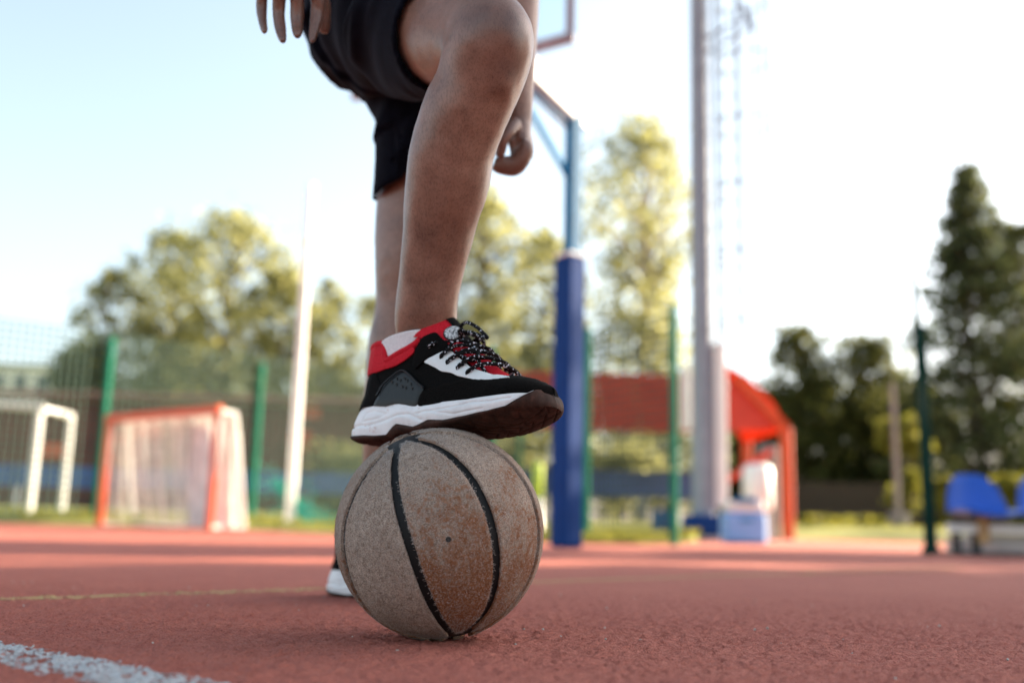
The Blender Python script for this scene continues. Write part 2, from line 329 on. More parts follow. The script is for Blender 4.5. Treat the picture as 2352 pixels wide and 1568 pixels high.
# lines: worn sheets lying on the granules
def line(name, a, b, wd, mat, lift, keep, d=.0024, fine=True):
    a = np.array(a[:2]); b = np.array(b[:2]); L = np.linalg.norm(b - a); t = (b - a) / L; n = np.array([-t[1], t[0]])
    k = int(L / d) + 1; w_ = int(wd / d) + 1
    S, T = np.meshgrid(np.linspace(0, L, k), np.linspace(0, wd, w_), indexing='ij')
    p = a + S[..., None] * t + T[..., None] * n
    x, y = p[..., 0], p[..., 1]; inside = (x > GX0) & (x < GX1) & (y > GY0) & (y < GY1)
    z = np.where(inside, ground_h(x, y) + lift, .0015)
    V = np.stack([x, y, z], -1).reshape(-1, 3); F = gridfaces(k, w_)
    c = V[F].mean(1); e = np.minimum(T, wd - T).reshape(-1)[F].mean(1)
    n1 = nz(np.c_[c[:, :2] * 210, 0 * c[:, 0]]) + .6 * nz(np.c_[c[:, :2] * 60, 5 + 0 * c[:, 0]]) + .25 * np.random.default_rng(1).normal(size=len(c))
    F = F[n1 + np.minimum(e / .006, 1.2) * .6 > keep]
    return tag(obj(name, V, F, mat), kind='structure')
A1, A2, B1 = G(0, 1473), G(470, 1560), G(0, 1527)
dr = (A2 - A1) / np.linalg.norm(A2 - A1); nn = np.array([-dr[1], dr[0], 0]); wdt = abs((B1 - A1) @ nn)
line('court_line', A1 - dr * .55 - nn * wdt, A2 + dr * .3 - nn * wdt, wdt, M_LINEW, .0009, .38)
C1, C2 = G(0, 1379), G(740, 1354); dr = (C2 - C1) / np.linalg.norm(C2 - C1)
line('court_line', C1 - dr * .6, C2 + dr * 3.2, .036, M_LINEY, .0010, -.1, .0042)
# lawn beyond the court, rising gently
px = [-500, 0, 300, 570, 800, 1100, 1345, 1480, 1570, 1640, 1700, 2000, 2400, 3000]; yy = [12.6, 12.4, 12.2, 11.9, 10.5, 9, 8.4, 8.6, 9.5, 14, 19.5, 19.6, 19.8, 20]
front = [(float((p_ - 1176) / FPX * y_ * .985), y_) for p_, y_ in zip(px, yy)]
front = [(-60, 12.6)] + front + [(60, 20)]
V = []
for t_ in np.linspace(0, 1, 14) ** 1.6:
    for fx, fy in front:
        Yv = fy + t_ * (70 - fy); Xv = fx * (1 + 2.2 * t_) if abs(fx) < 59 else fx * (1 + 3 * t_)
        V.append((Xv, Yv, float(lawn_z(Xv, Yv)) if t_ > 0 else .004))
tag(obj('lawn', V, gridfaces(14, len(front)), M_LAWN), kind='structure')
# grass blades at the lawn's edge
fr = np.array(front[1:-1]); N = 14000
s_ = rng.uniform(0, len(fr) - 1, N); i_ = s_.astype(int); f_ = (s_ - i_)[:, None]; pt = fr[i_] * (1 - f_) + fr[np.minimum(i_ + 1, len(fr) - 1)] * f_
dp = rng.exponential(1.6, N); pt[:, 1] += dp; pt[:, 0] *= 1 + dp / 12; hgt = rng.uniform(.03, .09, N); an = rng.uniform(0, np.pi, N)
zz = lawn_z(pt[:, 0], pt[:, 1]); dx = np.c_[np.cos(an), np.sin(an)] * .012
b0 = np.c_[pt - dx, zz]; b1 = np.c_[pt + dx, zz]; tp = np.c_[pt + rng.normal(0, .02, (N, 2)), zz + hgt]
tag(obj('grass', np.stack([b0, b1, tp], 1).reshape(-1, 3), np.arange(3 * N).reshape(-1, 3), M_LF_L, smooth=False), kind='stuff')
# loose grit on the court
b = MB(); b_ = rng.uniform(0, 1, (90, 2))
for u_, v_ in b_:
    x = -1.0 + 2.2 * u_; y = .78 + 1.2 * v_ ** 1.5; r_ = rng.uniform(.0008, .0019)
    Vv = rng.normal(size=(6, 3)) * .25 + np.array([(1, 0, 0), (-1, 0, 0), (0, 1, 0), (0, -1, 0), (0, 0, 1), (0, 0, -1)])
    b.add(Vv * r_ + (x, y, float(ground_h(x, y)) + r_ * .7), [(0, 2, 4), (2, 1, 4), (1, 3, 4), (3, 0, 4), (2, 0, 5), (1, 2, 5), (3, 1, 5), (0, 3, 5)])
tag(b.build('grit', M_CONC), kind='stuff')

# ================================================================== BASKETBALL
BC = np.array([-.078, 1.175, .1195]); BR = .12
def balldir(px, py):
    d = ray(px, py); d /= np.linalg.norm(d); o_ = CAM - BC; bq = o_ @ d; cq = o_ @ o_ - BR * BR; D = bq * bq - cq
    p = o_ + d * (-bq - math.sqrt(max(D, 0))); return p / np.linalg.norm(p)
def arc(dirs, n=44):
    d = np.array(dirs); c = cr(d, 400); c /= np.linalg.norm(c, axis=1)[:, None]
    s = np.r_[0, np.cumsum(np.linalg.norm(np.diff(c, axis=0), axis=1))]; k = np.linspace(0, s[-1], n)
    c = np.stack([np.interp(k, s, c[:, i]) for i in range(3)], 1); return c / np.linalg.norm(c, axis=1)[:, None]
TP, BT = balldir(919, 1012), balldir(1046, 1462)
tr = lambda L: [balldir(*p_) for p_ in L]
S_L = arc([TP] + tr([(862, 1060), (815, 1132), (789, 1215), (795, 1300), (824, 1372), (880, 1432), (955, 1462)]) + [BT])
S_2 = arc([TP] + tr([(906, 1062), (907, 1120), (921, 1190), (943, 1262), (968, 1338), (1000, 1408)]) + [BT])
S_3 = arc([TP] + tr([(975, 1014), (1030, 1042), (1076, 1088), (1110, 1146), (1133, 1212), (1142, 1282), (1137, 1350), (1112, 1412)]) + [BT])
ax = TP - BT; ax /= np.linalg.norm(ax); e1 = balldir(1008, 1240); e1 -= ax * (e1 @ ax); e1 /= np.linalg.norm(e1); e2 = np.cross(ax, e1)
phi = lambda d: math.atan2(d @ e2, d @ e1)
def longi(ph):
    t = np.linspace(0, 1, 44); th = t * np.pi
    d = np.cos(th)[:, None] * ax + np.sin(th)[:, None] * (math.cos(ph) * e1 + math.sin(ph) * e2)
    d += ((1 - t) ** 3)[:, None] * (TP - ax) + (t ** 3)[:, None] * (BT + ax); return d / np.linalg.norm(d, axis=1)[:, None]
pR = phi(balldir(1243, 1215)); pL = phi(S_L[20])
sg = 1 if pR > pL else -1; span = 2 * math.pi - abs(pR - pL)
seams = [S_L, S_2, S_3, longi(pR)] + [longi(pR + sg * span * k / 5) for k in range(1, 5)]
ball = empty('basketball', 'worn frayed grey-brown basketball with black seams resting under the raised sneaker', 'basketball', tuple(BC))
bm = bmesh.new(); bmesh.ops.create_uvsphere(bm, u_segments=96, v_segments=64, radius=BR - .0030)
me = bpy.data.meshes.new('carcass'); bm.to_mesh(me); bm.free(); me.materials.append(M_SEAM); me.polygons.foreach_set('use_smooth', [True] * len(me.polygons))
put('carcass', me, ball)
fib = []
wearv = [(.08, .0), (.19, .22), (.62, 1.0), (.60, .55), (.4, .3), (.2, .3), (.5, .4), (.2, .2)]
wearv = {0: (.30, .15), 1: (.60, .62), 2: (.58, .36)}
for k in range(8):
    a, b2 = seams[k], seams[(k + 1) % 8]; NU, NT = 44, 132
    tt = np.linspace(0, 1, NT); ri = lambda s: (lambda c: c / np.linalg.norm(c, axis=1)[:, None])(np.stack([np.interp(tt, np.linspace(0, 1, 44), s[:, i]) for i in range(3)], 1))
    a, b2 = ri(a), ri(b2); om = np.arccos(np.clip((a * b2).sum(1), -1, 1))
    jit = lambda s: nz(np.c_[tt * 55, 0 * tt + k * 3.3, 0 * tt + s]) * .0025 + nz(np.c_[tt * 160, 0 * tt + k * 3.3, 0 * tt + s]) * .0020
    mg = .047; keep = np.where(om > 2 * mg + .05)[0]; lo, hi = keep[0], keep[-1]
    rows = []
    for i in range(lo, hi + 1):
        m1 = (mg + jit(1)[i]) / om[i]; m2 = 1 - (mg + jit(7)[i]) / om[i]
        e = np.linspace(0, 1, NU); e = np.where(e < .5, 2 * e * e * .35 + e * .65 + 0 * e, e) if False else e
        s = m1 + (m2 - m1) * e
        d = (np.sin((1 - s) * om[i])[:, None] * a[i] + np.sin(s * om[i])[:, None] * b2[i]) / math.sin(om[i]); rows.append(d / np.linalg.norm(d, axis=1)[:, None])
    D = np.array(rows); n1, n2 = D.shape[:2]
    ed = np.minimum.reduce(np.broadcast_arrays(np.minimum(np.arange(n2), n2 - 1 - np.arange(n2))[None], np.minimum(np.arange(n1), n1 - 1 - np.arange(n1))[:, None] * .6))
    R_ = BR + .0002 * nz(D.reshape(-1, 3) * 60).reshape(n1, n2) + .0005 * np.exp(-((ed - 2.) / 1.5) ** 2)
    Vt = (D * R_[..., None]).reshape(-1, 3); Ft = gridfaces(n1, n2)
    bd = np.r_[np.arange(n2), np.arange(1, n1) * n2 + n2 - 1, (n1 - 1) * n2 + np.arange(n2 - 2, -1, -1), np.arange(n1 - 2, 0, -1) * n2]
    Vs = Vt[bd] * ((BR - .0045) / np.linalg.norm(Vt[bd], axis=1))[:, None]; nb = len(bd); j = np.arange(nb)
    Fs = np.stack([bd[j], bd[(j + 1) % nb], len(Vt) + (j + 1) % nb, len(Vt) + j], 1)
    o = obj('panel', np.vstack([Vt, Vs]), np.vstack([Ft, Fs]), M_BALL, ball)
    w_ = wearv.get(k, (.5, .35)); o.color = (w_[0], w_[1], 0, 1)
    # fibres: sparse over the face, dense along the frayed edges
    Vn = Vt / np.linalg.norm(Vt, axis=1)[:, None]
    ii = rng.integers(0, len(Vt), 3600); fib.append((Vt[ii], Vn[ii], .0011, .0035))
    ee = bd[rng.integers(0, nb, 420)]; fib.append((Vt[ee], Vn[ee], .0012, .0036))
Vf = []
for p_, n_, l0, l1 in fib:
    N = len(p_); t_ = rng.normal(size=(N, 3)); t_ -= n_ * (t_ * n_).sum(1)[:, None]; t_ /= np.linalg.norm(t_, axis=1)[:, None]
    s_ = np.cross(n_, t_); L = rng.uniform(l0, l1, (N, 1)); up_ = rng.uniform(.05, .55, (N, 1)); c_ = rng.normal(0, .3, (N, 1)) * L
    off = t_ * rng.uniform(-.002, .002, (N, 1)) + n_ * .0002; wv = .00016
    A_ = p_ + off; Bm = A_ + t_ * L * .55 + s_ * c_ + n_ * up_ * L * .6; Cm = A_ + t_ * L + n_ * up_ * L * .7
    Vf.append(np.stack([A_ - s_ * wv, A_ + s_ * wv, Bm + s_ * wv, Bm - s_ * wv, Cm], 1).reshape(-1, 3))
Vf = np.vstack(Vf); k_ = np.arange(len(Vf) // 5) * 5
tag(obj('frayed_fibres', Vf, [tuple(x) for a in k_ for x in ((a, a + 1, a + 2, a + 3), (a + 3, a + 2, a + 4))], M_FIBRE, ball), kind='stuff')
vd = balldir(1030, 1238); zq = Vector(vd).to_track_quat('Z', 'Y').to_matrix()
b = MB(); V, F = loft([(0, 0, -.002), (0, 0, .0004), (0, 0, .0006), (0, 0, -.0016)], [.0030, .0030, .0021, .0016], [.0030, .0030, .0021, .0016], 20); b.add(V @ np.array(zq).T + vd * BR, F)
b.build('valve', M_PLUG, ball)
# ================================================================== PERSON
PB = np.array([-.22, 1.72, 0.])               # where the standing foot is
k_foot = 0.793
FWD = np.array([.793, -.609, 0])
def tubepx(secs, n, ratio=1.0, ref=FWD, seg=40):
    a = np.array([s[:4] for s in secs], float); pts = P(a[:, 0], a[:, 1], a[:, 2]); hw = a[:, 3] * a[:, 2] / FPX
    ks = np.array([s[4] if len(s) > 4 else ratio for s in secs])
    A = hw / np.sqrt(.629 + ks ** 2 * .371) if ref is not None else hw
    c = cr(np.c_[pts, A, A * ks], n)
    return loft(c[:, :3], c[:, 3], c[:, 4], seg, ref=ref)
def tube3(secs, n=40, seg=32):
    c = cr(np.array(secs, float), n); return loft(c[:, :3], c[:, 3], c[:, 3], seg)
body = []
# raised right leg: shin and knee
body.append(tubepx([(966, 850, 1.322, 50, .7), (972, 795, 1.315, 62, .74), (976, 745, 1.308, 70, .80), (979, 700, 1.300, 71, .85), (986.5, 650, 1.293, 72, .92), (995.5, 600, 1.286, 75, .96), (1005, 550, 1.279, 80.5, 1),
    (1012, 500, 1.272, 86, 1), (1022, 450, 1.264, 92.5, 1), (1031, 400, 1.257, 96, 1), (1039, 350, 1.249, 95, 1), (1054, 300, 1.242, 96, 1), (1073, 250, 1.235, 98, 1), (1096, 200, 1.228, 98, 1),
    (1112, 155, 1.222, 102, 1), (1123, 110, 1.217, 105, 1), (1131, 65, 1.213, 98, 1), (1134, 25, 1.210, 78, 1), (1134, 5, 1.210, 45, 1)], 120))
# raised thigh, going away from the camera
def thigh(secs, n=50):
    a = np.array(secs, float); pts = P(a[:, 0], a[:, 1], a[:, 2]); c = cr(np.c_[pts, a[:, 3] * a[:, 2] / FPX], n); return loft(c[:, :3], c[:, 3], c[:, 3], 44)
body.append(thigh([(1140, 66, 1.165, 40), (1136, 70, 1.185, 76), (1126, 76, 1.22, 98), (1098, 80, 1.27, 110), (1040, 84, 1.35, 120), (950, 64, 1.5, 120), (866, 46, 1.66, 112)]))
# standing left leg
body.append(tubepx([(862, 1300, 1.66, 50, .85), (864, 1240, 1.67, 46, .85), (872, 1130, 1.68, 43, .9), (880, 1050, 1.69, 47, 1), (889, 960, 1.70, 57, 1), (905, 870, 1.71, 66, 1), (914, 790, 1.72, 68, 1), (923, 735, 1.725, 64, 1), (929, 690, 1.73, 66, 1), (937, 610, 1.74, 76, 1),
    (948, 500, 1.76, 86, 1), (961, 420, 1.77, 90, 1), (966, 280, 1.78, 86, 1), (966, 150, 1.79, 92, 1), (966, 70, 1.80, 98, 1)], 90))
hipR, hipL = P(866, 46, 1.66), P(966, 90, 1.80); pel = (hipR + hipL) / 2
body.append(tube3([(*(hipR * 1.12 - hipL * .12), .10), (*(hipR * .6 + hipL * .4 + [0, 0, .04]), .125), (*(hipL * .6 + hipR * .4 + [0, 0, .04]), .125), (*(hipL * 1.12 - hipR * .12), .10)], 24))
neck = np.array([-.05, 1.43, 1.46])
body.append(tube3([(*pel, .13), (*(pel + [.02, -.03, .14]), .125), (*(pel * .5 + neck * .5 + [-.01, .01, 0]), .14), (*(neck - [0, 0, .08]), .135), (*(neck + [0, 0, .0]), .06), (*(neck + [.02, -.02, .09]), .055)], 50))
shR, shL = np.array([-.21, 1.32, 1.40]), np.array([.07, 1.58, 1.37])
body.append(tube3([(*shR, .06), (*(neck - [0, 0, .06]), .08), (*shL, .06)], 30))
hd = neck + np.array([.045, -.035, .17]); bm = bmesh.new(); bmesh.ops.create_icosphere(bm, subdivisions=4, radius=1); bm.verts.index_update()
hv = np.array([v.co[:] for v in bm.verts]); hf = [[v.index for v in f.verts] for f in bm.faces]; bm.free()
lat = np.array([.609, .793, 0]); fx, fy, fz = hv.T
rad = np.stack([.098 * fx, .076 * fy * (1 - .18 * (fz < -.2) * np.abs(fz)), .118 * fz], 1)
rad[:, 0] += .022 * np.exp(-((fy / .13) ** 2 + ((fz + .08) / .16) ** 2)) * (fx > 0)          # nose
rad[:, 0] -= .010 * np.exp(-(((np.abs(fy) - .38) / .16) ** 2 + ((fz - .1) / .12) ** 2)) * (fx > 0)   # eye sockets
rad[:, 0] += .006 * np.exp(-((fy / .3) ** 2 + ((fz + .42) / .07) ** 2)) * (fx > 0)            # lips
rad[:, 1] += .016 * np.sign(fy) * np.exp(-(((fx + .02) / .12) ** 2 + (fz / .22) ** 2)) * (np.abs(fy) > .8)   # ears
body.append((hd + rad[:, :1] * FWD + rad[:, 1:2] * lat + rad[:, 2:] * np.array([0, 0, 1]), hf))
# right arm (viewer's left): hand hangs beside the hip
def hp(cx, cy, c=1.36): return P(569.6 + .15236 * cx, .15236 * cy, c)
wrR = hp(720, -900, 1.40)
body.append(tube3([(*shR, .052), (*(shR + [-.09, .03, -.13]), .050), (-.37, 1.42, 1.215, .040), (*(wrR * .6 + np.array([-.37, 1.42, 1.215]) * .4), .042), (*wrR, .028)], 40))
def chain(pts, seg=18, n=34):
    p = np.array([(*a, r_) for a, r_ in pts]); c = cr(p, n); return loft(c[:, :3], c[:, 3], c[:, 3], seg)
u_ = .15236 * 1.36 / FPX * 1.03
body.append(loft(cr([wrR, hp(700, -680), hp(660, -430), hp(640, -190), hp(650, -80)], 20), [.026] * 4 + list(np.linspace(.030, .040, 10)) + [.040, .038, .036, .033, .028, .02], [.019] * 14 + [.016] * 6, 30, ref=rt))
for f_ in ([((290, -330), 78), ((215, -60), 85), ((205, 150), 82), ((222, 330), 68), ((243, 455), 48), ((246, 478), 30)],
           [((470, -280), 95), ((468, 20), 102), ((462, 230), 95), ((490, 430), 88), ((522, 590), 62), ((530, 630), 34)],
           [((690, -290), 98), ((742, 10), 106), ((738, 280), 103), ((742, 440), 90), ((745, 520), 70), ((745, 550), 40)],
           [((940, -300), 98), ((1050, 0), 112), ((1045, 200), 102), ((1012, 400), 88), ((972, 590), 58), ((960, 632), 32)]):
    body.append(chain([(hp(*a, 1.36 + .012 * math.sin(i * .9)), r_ * u_ * .97) for i, (a, r_) in enumerate(f_)]))
body.append(chain([(hp(800, -560, 1.36), .013), (hp(1000, -250, 1.41), .0125), (hp(1130, 100, 1.43), .0115), (hp(1150, 380, 1.435), .009), (hp(1152, 500, 1.435), .006)]))
# left arm (viewer's right): hangs behind the raised knee
LH = lambda cx, cy, c=1.62: P(1120.9 + .16406 * cx, 165.4 + .16406 * cy, c)
elL = P(1188, -190, 1.66)
body.append(tube3([(*shL, .052), (*(shL * .5 + elL * .5), .048), (*elL, .040), (*P(1182, -60, 1.65), .043), (*P(1182, 90, 1.635), .038), (*P(1184, 210, 1.625), .029), (*LH(415, 720), .0235)], 60))
us = .16406 * 1.62 / FPX * 1.18
body.append(loft(cr([LH(405, 640), LH(425, 780), LH(440, 920), LH(470, 1060), LH(470, 1190)], 20), np.linspace(165, 135, 20) * us, np.r_[np.linspace(.022, .034, 12), np.linspace(.034, .030, 8)], 30, ref=rt))
for i in range(4):
    c = 1.585 + .019 * i; sh = (0, 14, 8, -18)[i]
    body.append(chain([(LH(455, 1030, c), .0125), (LH(515, 1080 + sh * .3, c), .0140), (LH(460, 1215 + sh * .6, c), .0150), (LH(365, 1310 + sh, c), .0152), (LH(240, 1310 + sh, c), .0145), (LH(150, 1300 + sh, c), .0128), (LH(90, 1280, c), .010)]))
body.append(chain([(LH(380, 720, 1.59), .012), (LH(285, 830, 1.57), .0105), (LH(205, 960, 1.565), .0095), (LH(185, 1080, 1.567), .0085), (LH(150, 1190, 1.57), .007)]))
me = remesh([(np.asarray(V) - PB, F) for V, F in body], .0024, 3)
V = getco(me); ed_ = np.empty(len(me.edges) * 2, np.int32); me.edges.foreach_get('vertices', ed_); ed_ = ed_.reshape(-1, 2)
kc = np.minimum(((V + PB - P(1132, 40, 1.19)) ** 2).sum(1) ** .5, 9); wk = sstep(.115, .06, kc)[:, None] * .5; sel_ = np.where(wk[:, 0] > 0)[0]
e_ = ed_[(wk[ed_[:, 0], 0] > 0) | (wk[ed_[:, 1], 0] > 0)]; deg = np.bincount(e_.ravel(), minlength=len(V)).astype(float); deg[deg == 0] = 1
for _ in range(90):           # soften the kneecap where shin and thigh meet
    sm_ = np.stack([np.bincount(e_[:, 0], V[e_[:, 1], k], len(V)) + np.bincount(e_[:, 1], V[e_[:, 0], k], len(V)) for k in range(3)], 1) / deg[:, None]
    V[sel_] += (sm_ - V)[sel_] * wk[sel_]
setco(me, V); n_ = getno(me); Vw = V + PB
def bumpat(px, py, c, rx, amp):               # soft anatomical swellings
    p_ = P(px, py, c); return amp * np.exp(-((Vw - p_) ** 2).sum(1) / rx ** 2)
dsp = bumpat(1175, 85, 1.165, .042, .003) + bumpat(1160, 205, 1.175, .022, .004) - bumpat(1120, 160, 1.16, .03, .0025)
dsp += bumpat(985, 330, 1.20, .06, .003) + bumpat(1000, 720, 1.26, .02, .002) - bumpat(1010, 640, 1.24, .03, .0015)
rp = cr(np.array([P(1183, 235, 1.185), P(1150, 310, 1.195), P(1120, 380, 1.205), P(1095, 450, 1.215), P(1068, 540, 1.23), P(1046, 620, 1.245), P(1034, 690, 1.255)]), 60)
for q0 in (0, 1):             # ridge of the shin bone and the hollow beside it
    rq = rp + (rt * -.016 if q0 else 0); nearv = np.where((np.abs(Vw - P(1110, 440, 1.22)) < .3).all(1))[0]
    dd = np.min(((Vw[nearv][:, None] - rq[None]) ** 2).sum(-1), 1); dsp[nearv] += (-.0022 if q0 else .0036) * np.exp(-dd / (.011 if q0 else .009) ** 2)
dsp += .0009 * nz(Vw * 26) + .0004 * nz(Vw * 70)
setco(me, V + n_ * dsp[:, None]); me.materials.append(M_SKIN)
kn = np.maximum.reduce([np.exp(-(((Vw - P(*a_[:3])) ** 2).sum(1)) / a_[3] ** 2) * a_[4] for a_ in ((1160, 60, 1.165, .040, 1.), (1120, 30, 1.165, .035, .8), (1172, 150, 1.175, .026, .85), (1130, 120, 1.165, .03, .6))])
kn = np.clip(kn * (1 + .5 * nz(Vw * 45)), 0, 1); c0 = (Vw - CAM) @ fw; hx_ = 1176 + FPX * ((Vw - CAM) @ rt) / c0; kn = np.maximum(kn, .55 * ((c0 < 1.5) & (hx_ < 752) & (Vw[:, 2] < 1.1))); kn = np.maximum(kn, .5 * sstep(.80, .76, Vw[:, 2]) * (c0 > 1.5) * (hx_ > 1120)); at = me.attributes.new('knee_tone_hand_shade', 'FLOAT', 'POINT'); at.data.foreach_set('value', kn.astype(np.float32))  # darker kneecap skin, plus the hands' shade painted into the skin colour
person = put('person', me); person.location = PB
tag(person, 'person in dark shorts with one foot raised on a basketball, arms hanging', 'person'); bpy.context.view_layer.update()
# fine leg hair on the raised shin
Vw = getco(me); nn_ = getno(me); Wp = Vw + PB; c_ = (Wp - CAM) @ fw; pyv = 784 - FPX * ((Wp - CAM) @ up) / c_; pxv = 1176 + FPX * ((Wp - CAM) @ rt) / c_
sel = np.where((c_ < 1.4) & (pyv > 160) & (pyv < 730) & (pxv > 860) & (pxv < 1230))[0]
ii = rng.choice(sel, 5200); n1 = nn_[ii]; t_ = -np.array([.10, .05, .95]) + rng.normal(0, .35, (len(ii), 3)); t_ -= n1 * (t_ * n1).sum(1)[:, None]; t_ /= np.linalg.norm(t_, axis=1)[:, None]
s_ = np.cross(n1, t_); L = rng.uniform(.003, .008, (len(ii), 1)); b0 = Vw[ii] + rng.normal(0, .0012, (len(ii), 3)) * (1 - np.abs(n1))
tip = b0 + t_ * L + n1 * L * rng.uniform(.15, .6, (len(ii), 1))
hv_ = np.stack([b0 - s_ * .00007, b0 + s_ * .00007, tip], 1).reshape(-1, 3)
tag(put('leg_hair', mesh('leg_hair', hv_, np.arange(len(hv_)).reshape(-1, 3), M_HAIR, False), person), kind='stuff')
# shorts: shells with open, turned-in hems
def shell(secs, inner, n=40):
    a = np.array(secs, float); b2 = np.array(inner, float)
    def sec(q, n): return cr(np.c_[P(q[:, 0], q[:, 1], q[:, 2]), q[:, 3] * q[:, 2] / FPX], n)
    c = np.vstack([sec(a, n), sec(b2, 12)]); ctr = c[:, :3]
    d = ctr[n - 1] - ctr[0]; d /= np.linalg.norm(d)
    tA = np.cross(d, [0, 0, 1.]) if abs(d[2]) < .9 else np.cross(d, [0, 1., 0]); tA /= np.linalg.norm(tA); tB = np.cross(d, tA)
    th = np.linspace(0, 2 * np.pi, 56, endpoint=False); R1 = np.cos(th)[:, None] * tA + np.sin(th)[:, None] * tB
    V = (ctr[:, None] + c[:, 3][:, None, None] * R1[None]).reshape(-1, 3); F = []
    for i in range(len(c) - 1):
        for j in range(56): F.append((i * 56 + j, i * 56 + (j + 1) % 56, (i + 1) * 56 + (j + 1) % 56, (i + 1) * 56 + j))
    F += [tuple(range(55, -1, -1)), tuple((len(c) - 1) * 56 + j for j in range(56))]; return V, F
sh = [shell([(858, 36, 1.72, 128), (880, 45, 1.66, 152), (915, 56, 1.57, 152), (960, 66, 1.48, 148), (1005, 78, 1.40, 138), (1034, 84, 1.35, 134)], [(1036, 84, 1.347, 129), (1015, 80, 1.385, 128), (985, 72, 1.44, 122)]),
      shell([(960, 60, 1.80, 125), (958, 150, 1.785, 124), (955, 210, 1.775, 119), (962, 265, 1.77, 104), (967, 320, 1.765, 105), (968, 370, 1.76, 107), (968, 428, 1.755, 109)], [(968, 430, 1.755, 104), (967, 395, 1.757, 102), (966, 340, 1.76, 98)])]
V, F = tube3([(*(hipR * 1.1 - hipL * .1), .115), (*(hipR * .6 + hipL * .4 + [-.015, .03, .03]), .142), (*(hipL * .6 + hipR * .4 + [-.01, .03, .03]), .142), (*(hipL * 1.1 - hipR * .1), .115)], 24); sh.append((V, F))
sh.append(tube3([(*pel, .15), (*(pel + [.01, -.01, .05]), .148), (*(pel + [.015, -.015, .10]), .142)], 16))
mb_ = [(np.asarray(V) - PB, F) for V, F in sh]
me = remesh(mb_, .0042, 6); V = getco(me); n_ = getno(me); Vw = V + PB
dR = hipR - P(1034, 84, 1.35); dR /= np.linalg.norm(dR)
e_ = np.array([.62, .0, .78]); g_ = np.array([-.78, .1, .62])
f1 = nz(np.c_[Vw @ e_ * 5, Vw @ g_ * 24, Vw[:, 1] * 6]); f2 = nz(np.c_[Vw @ e_ * 9 + 9, Vw @ g_ * 46, Vw[:, 1] * 9])
f3 = nz(np.c_[Vw[:, 0] * 22, Vw[:, 1] * 22, Vw[:, 2] * 7])
low = (Vw[:, 2] < .80) & (Vw[:, 1] > 1.6)
d_ = np.where(low, .006 * f3, .011 * (1 - np.abs(f1) * 2.4) + .006 * f2)
hemd = np.minimum(np.abs((Vw - P(1034, 84, 1.35)) @ dR), 1); d_ *= np.where(low, 1, .25 + .75 * sstep(.0, .10, hemd))
# tilt the standing leg's hem: longer at the back (viewer's left), shorter in front
hz = P(967, 430, 1.755)[2]; lt = sstep(hz + .16, hz, Vw[:, 2]) * (Vw[:, 1] > 1.6)
xs = np.clip((Vw[:, 0] - P(967, 430, 1.755)[0]) / .085, -1, 1)
V2 = V + n_ * d_[:, None]; V2[:, 2] += lt * (.026 * xs)
setco(me, V2); me.materials.append(M_SHORTS); put('shorts', me, person)
# shirt on the upper body (above the frame)
sV = [tube3([(*(pel + [.01, -.01, .07]), .172), (*(pel + [.012, -.014, .10]), .172), (*(pel + [.02, -.03, .17]), .162), (*(pel * .5 + neck * .5), .165), (*(neck - [0, 0, .09]), .155), (*(neck - [0, 0, .02]), .085)], 40),
      tube3([(*(neck - [0, 0, .08]), .10), (*shR, .078), (*(shR + [-.07, .03, -.11]), .066), (*(shR + [-.10, .04, -.16]), .064)], 30),
      tube3([(*(neck - [0, 0, .08]), .10), (*shL, .078), (*(shL * .75 + elL * .25), .066), (*(shL * .6 + elL * .4), .064)], 30)]
me = remesh([(np.asarray(V) - PB, F) for V, F in sV], .008, 5); me.materials.append(M_SHIRT); put('shirt', me, person)
hc = hd - PB + np.array([0, 0, .022]) - FWD * .014
hv3 = hv[:]; keep = [f for f in hf if np.mean([hv3[i][2] for i in f]) - .75 * np.mean([hv3[i][0] for i in f]) > .12]
obj('hair', hc + .104 * hv3[:, :1] * FWD + .083 * hv3[:, 1:2] * lat + .112 * hv3[:, 2:] * np.array([0, 0, 1]), keep, M_HAIR, person)

# ================================================================== SNEAKERS
SH_ZT=[(-.03,.036),(0,.040),(.03,.0405),(.06,.040),(.078,.0385),(.09,.041),(.1,.0405),(.12,.0365),(.17,.0344),(.21,.0347),(.243,.0374),(.269,.041),(.288,.046),(.306,.047)]
SH_ZR=[(-.03,.165),(.11,.165),(.133,.156),(.15,.140),(.171,.120),(.182,.108),(.2,.095),(.215,.084),(.23,.0755),(.2555,.0715),(.2725,.0668),(.288,.059),(.2985,.0535),(.306,.049)]
SH_XB=[(.0,-.018),(.024,-.016),(.0437,-.0100),(.055,-.005),(.085,-.0035),(.12,-.003),(.127,.000),(.17,0.)]
SH_WU=[(0,0),(.002,.006),(.006,.012),(.014,.0195),(.03,.0295),(.06,.0360),(.1,.0378),(.14,.0392),(.19,.0435),(.235,.0465),(.260,.0435),(.276,.036),(.287,.026),(.2945,.013),(.298,0)]
